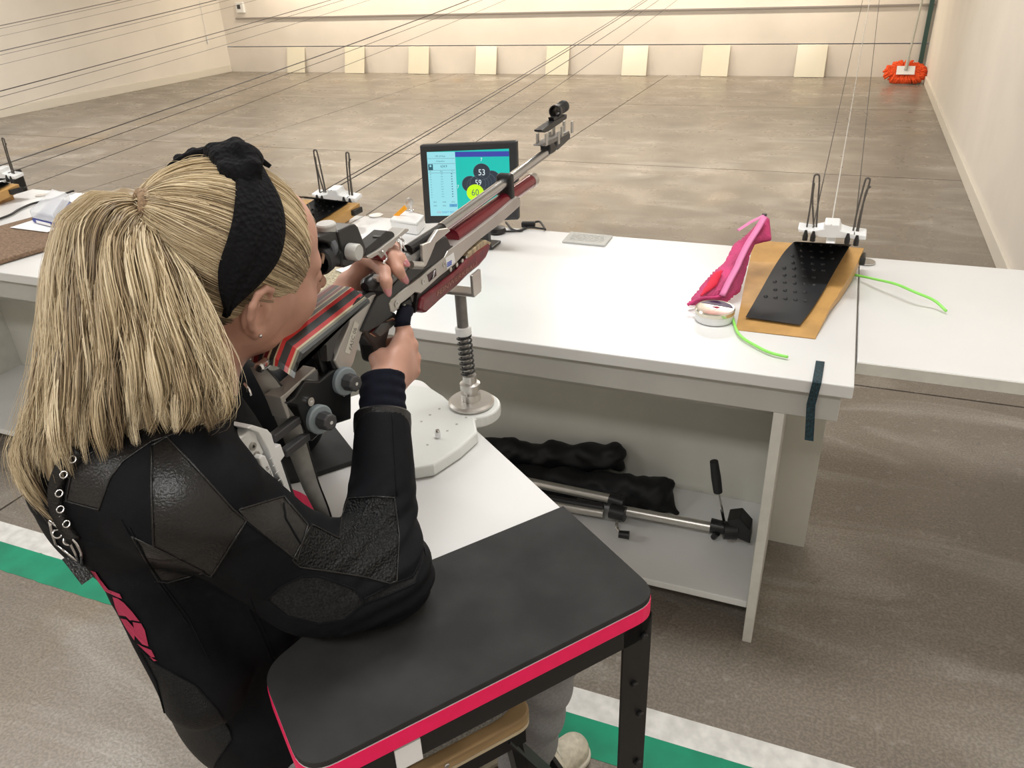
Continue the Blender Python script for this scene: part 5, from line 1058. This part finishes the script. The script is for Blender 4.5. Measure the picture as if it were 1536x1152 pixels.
# ------------------------------------------------------------------ hair
def hair_mat():
    m = bpy.data.materials.new('blonde_hair'); m.use_nodes = True; nt = m.node_tree; b = nt.nodes['Principled BSDF']; L = nt.links
    a = nt.nodes.new('ShaderNodeAttribute'); a.attribute_name = 'tone'
    r = nt.nodes.new('ShaderNodeValToRGB'); e = r.color_ramp.elements; e[0].position = .0; e[0].color = (.12, .085, .055, 1); e[1].position = 1; e[1].color = (.94, .81, .58, 1)
    q = e.new(.4); q.color = (.42, .315, .19, 1); q = e.new(.7); q.color = (.71, .58, .375, 1)
    L.new(a.outputs['Fac'], r.inputs[0]); L.new(r.outputs[0], b.inputs['Base Color']); b.inputs['Roughness'].default_value = .33; b.inputs['Specular IOR Level'].default_value = .4
    return m
HMAT = hair_mat()
HR = np.array([.0815, .0975, .0890]); HO = np.array([0, -.012, .018]); HN = np.array([0, .82, -.57]); HCUT = .029
cap = [ell(Hd(*HO), HR - .002, .01, HM), plane_cut(Hd(*(HN * HCUT)), -(HN @ HM), Hd(0, .06, 0), .13, .012)]
cap += [sub(ell(Hd(s * .088, -.006, -.040), (.03, .028, .030), .008, HM)) for s in (-1, 1)]
me = sdf_mesh(cap, .0035, 'hair'); BC = bvh_of(me)
nv = len(me.vertices); at = me.attributes.new('tone', 'FLOAT', 'POINT'); at.data.foreach_set('value', np.full(nv, .22, np.float32))
HAIR = link(me, 'hair', HMAT, PS, smooth='all', label='blonde hair pulled back from the face')
def strands(paths, radii, tones, name, parent, sides=3, **k):
    """paths: list of (n,3) arrays with the same n"""
    A = np.array(paths); N, n, _ = A.shape; T = np.gradient(A, axis=1); T /= np.linalg.norm(T, axis=2)[..., None] + 1e-12
    ref = np.array([.31, .22, .92]); u = np.cross(T, ref); u /= np.linalg.norm(u, axis=2)[..., None] + 1e-9; w_ = np.cross(T, u)
    prof_ = np.minimum(1, np.linspace(1, 0, n) * 3.5 + .12); rad = np.array(radii)[:, None] * prof_[None]
    ang = np.arange(sides) * 2 * np.pi / sides
    V = A[:, :, None, :] + rad[:, :, None, None] * (u[:, :, None, :] * np.cos(ang)[None, None, :, None] + w_[:, :, None, :] * np.sin(ang)[None, None, :, None])
    V = V.reshape(-1, 3); i = np.arange(N)[:, None, None] * n * sides + np.arange(n - 1)[None, :, None] * sides; k0 = np.arange(sides)[None, None, :]; k1 = (k0 + 1) % sides
    F = np.stack([i + k0, i + k1, i + sides + k1, i + sides + k0], -1).reshape(-1, 4)
    m = bpy.data.meshes.new(name); m.vertices.add(len(V)); m.vertices.foreach_set('co', V.ravel()); m.loops.add(len(F) * 4); m.loops.foreach_set('vertex_index', F.ravel().astype(np.int32))
    m.polygons.add(len(F)); m.polygons.foreach_set('loop_start', np.arange(0, len(F) * 4, 4, dtype=np.int32)); m.update(calc_edges=True)
    t_ = m.attributes.new('tone', 'FLOAT', 'POINT'); t_.data.foreach_set('value', np.repeat(np.array(tones, np.float32).reshape(N, -1) * np.ones((1, n)), sides, axis=1).ravel().astype(np.float32) if np.ndim(tones) == 1 else np.repeat(np.array(tones), sides, axis=1).ravel().astype(np.float32))
    return link(m, name, HMAT, parent, smooth='all', kind='stuff', **k)
# strands combed over the skull to the tie
TIE = P(224, 318, .782); td = hl(TIE) - HO; td = td / HR; td /= np.linalg.norm(td)
paths, rr, tn = [], [], []
n_ = 16
while len(paths) < 5200:
    d_ = rng.normal(size=3); d_ /= np.linalg.norm(d_); p = HO + d_ * HR
    s_ = p @ HN
    if s_ > HCUT + .006 or d_[2] < -.90: continue
    if np.linalg.norm((np.abs(p) - np.array([.088, .006, -.040])) / np.array([.034, .030, .034])) < 1: continue
    if rng.random() < .55:                              # slide the root out to the hairline
        for _ in range(40):
            q = d_ - td * .03; q /= np.linalg.norm(q); pp = HO + q * HR
            if pp @ HN > HCUT + .004 + rng.random() * .006 or q[2] < -.85 or np.linalg.norm((np.abs(pp) - np.array([.088, .006, -.040])) / np.array([.032, .028, .032])) < 1: break
            d_ = q
    om = math.acos(np.clip(d_ @ td, -1, 1)); 
    if om < .12: continue
    ts = np.linspace(0, 1, n_) ** .9; ph = rng.random() * 6.28; lf = rng.uniform(.0004, .0042) if rng.random() < .9 else rng.uniform(.004, .007); wv_ = rng.normal() * .03
    dd = (np.sin((1 - ts) * om)[:, None] * d_ + np.sin(ts * om)[:, None] * td) / math.sin(om)
    sd = np.cross(d_, td); sd /= np.linalg.norm(sd); dd = dd + sd * (wv_ * np.sin(ts * math.pi))[:, None] + sd * (.006 * np.sin(ts * 9 + ph))[:, None]
    dd /= np.linalg.norm(dd, axis=1)[:, None]
    L_ = HO + dd * HR * (1 + (lf * np.sin(ts * math.pi * .9 + .2) / .09))[:, None]
    paths.append(HC + L_ @ HM); rr.append(rng.uniform(.0004, .00075))
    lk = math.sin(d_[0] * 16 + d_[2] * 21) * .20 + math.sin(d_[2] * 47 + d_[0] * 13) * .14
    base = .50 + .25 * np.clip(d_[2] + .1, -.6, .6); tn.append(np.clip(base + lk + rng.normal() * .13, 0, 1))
strands(paths, rr, np.array(tn), 'combed_hair', HAIR)
# ponytail: locks hanging from the tie
LO = np.array([(217, 305), (192, 291), (138, 290), (94, 328), (78, 400), (72, 480), (60, 560), (40, 630), (22, 685), (36, 740), (68, 785)], float)
RO = np.array([(228, 325), (232, 343), (258, 375), (284, 412), (300, 452), (314, 492), (328, 532), (338, 572), (340, 608), (330, 632), (308, 642)], float)
dC = np.array([.784, .778, .768, .760, .755, .752, .750, .748, .748, .752, .765]); th = np.array([.008, .013, .030, .036, .038, .036, .034, .030, .026, .018, .012])
tk = np.linspace(0, 1, 11)
def pony(w_, v_, t_):
    a = (w_ + 1) / 2; x = np.interp(t_, tk, LO[:, 0]) * (1 - a) + np.interp(t_, tk, RO[:, 0]) * a; y = np.interp(t_, tk, LO[:, 1]) * (1 - a) + np.interp(t_, tk, RO[:, 1]) * a
    d_ = np.interp(t_, tk, dC) - v_ * np.interp(t_, tk, th); return x, y, d_
def P3(x, y, d_): return CAM + np.stack([(x - CX) / FPX * d_, (y - CY) / FPX * d_, d_], -1) @ R.T
def smooth(a, k=2):
    for _ in range(k): a = np.concatenate([a[:1], (a[:-2] + 2 * a[1:-1] + a[2:]) / 4, a[-1:]])
    return a
core = []
for w0 in (-.62, -.2, .2, .6):
    tt = np.linspace(.02, .80 if w0 > -.5 else .88, 9); x, y, d_ = pony(w0, -.35, tt); q = P3(x, y, d_); r_ = np.interp(tt, [0, .1, .3, .6, .9], [.005, .009, .018, .023, .012])
    core += [cone(q[i], q[i + 1], r_[i], r_[i + 1], .015) for i in range(8)]
me = sdf_mesh(core, .005, 'ponytail'); at = me.attributes.new('tone', 'FLOAT', 'POINT'); at.data.foreach_set('value', np.full(len(me.vertices), .26, np.float32))
PT = link(me, 'ponytail', HMAT, PS, smooth='all', label='long wavy blonde ponytail')
paths, rr, tn = [], [], []; n_ = 30; ts = np.linspace(0, 1, n_)
locks = []
for i in range(95):
    w0 = rng.uniform(-1, 1); v0 = math.sqrt(max(0, 1 - w0 * w0)) * (rng.uniform(-.4, 1.0)) if i > 40 else math.sqrt(max(0, 1 - w0 * w0)) * rng.uniform(.6, 1.05)
    if i <= 40: w0 = -1 + 2 * (i + .5) / 41; v0 = math.sqrt(max(.02, 1 - w0 * w0)) * rng.uniform(.65, 1.05)
    tmax = np.interp(w0, [-1, -.75, -.45, 0, .5, 1], [1, .93, .87, .84, .86, .96]) * rng.uniform(.90, 1.06)
    locks.append((w0, v0, tmax, rng.random() * 6.28, rng.uniform(2.3, 3.3), rng.uniform(6, 15), rng.uniform(.30, .98)))
for w0, v0, tmax, ph, fr, am, tone in locks:
    t_ = ts * tmax; 
    for s_ in range(58):
        a_, b_ = rng.normal(size=2); rad = np.interp(t_, [0, .12, .5, .85, 1], [.25, .8, 1, .75, .22])
        jit = rng.normal() * .05; x, y, d_ = pony(np.clip(w0 + .0 * a_, -1, 1), v0, t_ * (1 - abs(jit) * 1.6))
        grow = np.clip(t_ * 2.2, 0, 1); phs = ph + rng.normal() * .14
        x = x + am * grow * np.sin(t_ * fr * 6.28 + phs) + a_ * 4.8 * rad; y = y + 2.5 * grow * np.sin(t_ * fr * 6.28 + phs + 1)
        d2 = d_ - b_ * .0045 * rad - .006 * grow * np.sin(t_ * fr * 6.28 + phs + 1.6)
        paths.append(P3(smooth(x), smooth(y), smooth(d2))); rr.append(rng.uniform(.00045, .0008))
        tn.append(np.clip(tone - .10 * abs(a_) + rng.normal() * .10 + .10 * np.sin(t_ * 9 + ph), 0, 1))
strands(paths, rr, np.array(tn), 'ponytail_locks', PT)
# loose flyaway hairs
paths, rr, tn = [], [], []
for i in range(260):
    w0 = rng.choice([-1, 1]) * rng.uniform(.75, 1.1); v0 = rng.uniform(-.5, 1); t_ = ts * rng.uniform(.6, 1.0); x, y, d_ = pony(w0, v0, t_); am = rng.uniform(4, 16); ph = rng.random() * 6.28; fr = rng.uniform(.8, 2.2)
    x = x + np.sign(w0) * rng.uniform(0, 16) * t_ + am * t_ * np.sin(t_ * fr * 6.28 + ph); y = y + am * .6 * t_ * np.sin(t_ * fr * 5 + ph + 2)
    paths.append(P3(x, y, d_)); rr.append(rng.uniform(.00018, .0003)); tn.append(rng.uniform(.5, .95))
for i in range(90):
    d_ = rng.normal(size=3); d_[2] = abs(d_[2]) * .7 - .15; d_ /= np.linalg.norm(d_); 
    if (HO + d_ * HR) @ HN > HCUT + .01: continue
    q = d_[None] + td[None] * ts[:, None] * rng.uniform(.3, .9) + rng.normal(size=3)[None] * (ts[:, None] ** 2) * .12; q /= np.linalg.norm(q, axis=1)[:, None]
    paths.append(HC + (HO + q * HR * (1 + .09 * np.sin(ts * 3.0))[:, None] * 1.01) @ HM); rr.append(rng.uniform(.00016, .00026)); tn.append(rng.uniform(.5, .9))
strands(paths, rr, np.array(tn), 'loose_hair', PT)
# hair tie
ta = _n(P3(*[np.array(a) for a in pony(0, 0, .10)]) - TIE); b = MB()
for k in range(3): b.ring(TIE - _n(ray(224, 318)) * .013 + ta * (k * .0055 - .002), ta + np.array([.04 * (k - 1), 0, .04]), .0178 + .0008 * (k == 1), .0048, 32, 8)
b.put('hair_tie', MT['tie'], PS, smooth='all', label='brown woven hair tie')
# headband over the cap
cH = crop(220, 200, 4.114)
Lb = spline([np.array(p) for p in cH((545, 235), (542, 300), (540, 400), (522, 540), (490, 660), (455, 760), (436, 850), (445, 960), (478, 1092))], 3)
Rb = spline([np.array(p) for p in cH((700, 215), (745, 300), (800, 400), (832, 510), (835, 640), (800, 770), (715, 890), (600, 1000), (492, 1098))], 3)
SH_ = [ell(Hd(*HO), HR + .004, .01, HM)]
def cap_hit(px, py):                                   # ray against the skull ellipsoid (in head space)
    o = hl(CAM) - HO; dr = HM @ _n(ray(px, py)); a = o / (HR + .003); b_ = dr / (HR + .003); A_, B_, C_ = b_ @ b_, a @ b_, a @ a - 1; D_ = B_ * B_ - A_ * C_
    t_ = (-B_ - math.sqrt(max(D_, 0))) / A_; return HO + o + dr * t_, D_
def band_side(sgn):
    v = []; ns = 13
    for i, (a, b_) in enumerate(zip(Lb, Rb)):
        for j in range(ns):
            s_ = j / (ns - 1); q = a * (1 - s_) + b_ * s_; p, D_ = cap_hit(*q); nrm_ = (p - HO) / HR ** 2; nrm_ /= np.linalg.norm(nrm_)
            f_ = math.sin(s_ * math.pi); lift = .0050 + .0045 * f_ ** .5 + .0016 * math.sin(s_ * 15 + i * .12) * f_
            p = p + nrm_ * lift; p = p * np.array([sgn, 1, 1]); v.append(HC + p @ HM)
    n = len(Lb); F = [(i * ns + j, i * ns + j + 1, (i + 1) * ns + j + 1, (i + 1) * ns + j) for i in range(n - 1) for j in range(ns - 1)]
    o = MB().add(v, F).put('headband', MT['knit'], PS, smooth='all', label='black knitted headband with a top knot' if sgn > 0 else None)
    so = o.modifiers.new('solid', 'SOLIDIFY'); so.thickness = .005; so.offset = 1 if sgn < 0 else -1
    return o
HBD = band_side(1); band_side(-1)
kd = dep(Hd(0, .035, .108)) - .040
K = lambda x, y, e=0: P(*cH((560 + (x - 560) * 1.12 - 35, y + 28))[0], kd + e)
kn = [cone(K(470, 128, .01), K(560, 110), 0.0115, 0.0149, .010), cone(K(560, 108), K(630, 150, -.006), 0.0149, 0.0149, .010), cone(K(630, 150, -.006), K(650, 205, -.01), 0.0138, 0.0138, .008), cone(K(500, 140, .0), K(560, 215, -.012), 0.0126, 0.0138, .006), cone(K(560, 215, -.012), K(650, 215, -.014), 0.0138, 0.0138, .006),
      cone(K(600, 225, -.008), K(635, 265, -.008), 0.0149, 0.0138, .01), cone(K(570, 225, -.004), K(600, 262, -.004), 0.0138, 0.0126, .01), cone(K(430, 118, .045), K(480, 128, .012), 0.0092, 0.0115, .01), cone(K(330, 125, .075), K(430, 118, .045), 0.0069, 0.0092, .01), cone(K(250, 150, .105), K(330, 125, .075), 0.0046, 0.0069, .01)]
link(sdf_mesh(kn, .003, 'headband_knot', lambda p: .0022 * np.sin(p @ np.array([130, 90, 160.])) + .0012 * np.sin(p @ np.array([-160, 200, 60.]))), 'headband_knot', MT['knit'], HBD, smooth='all')
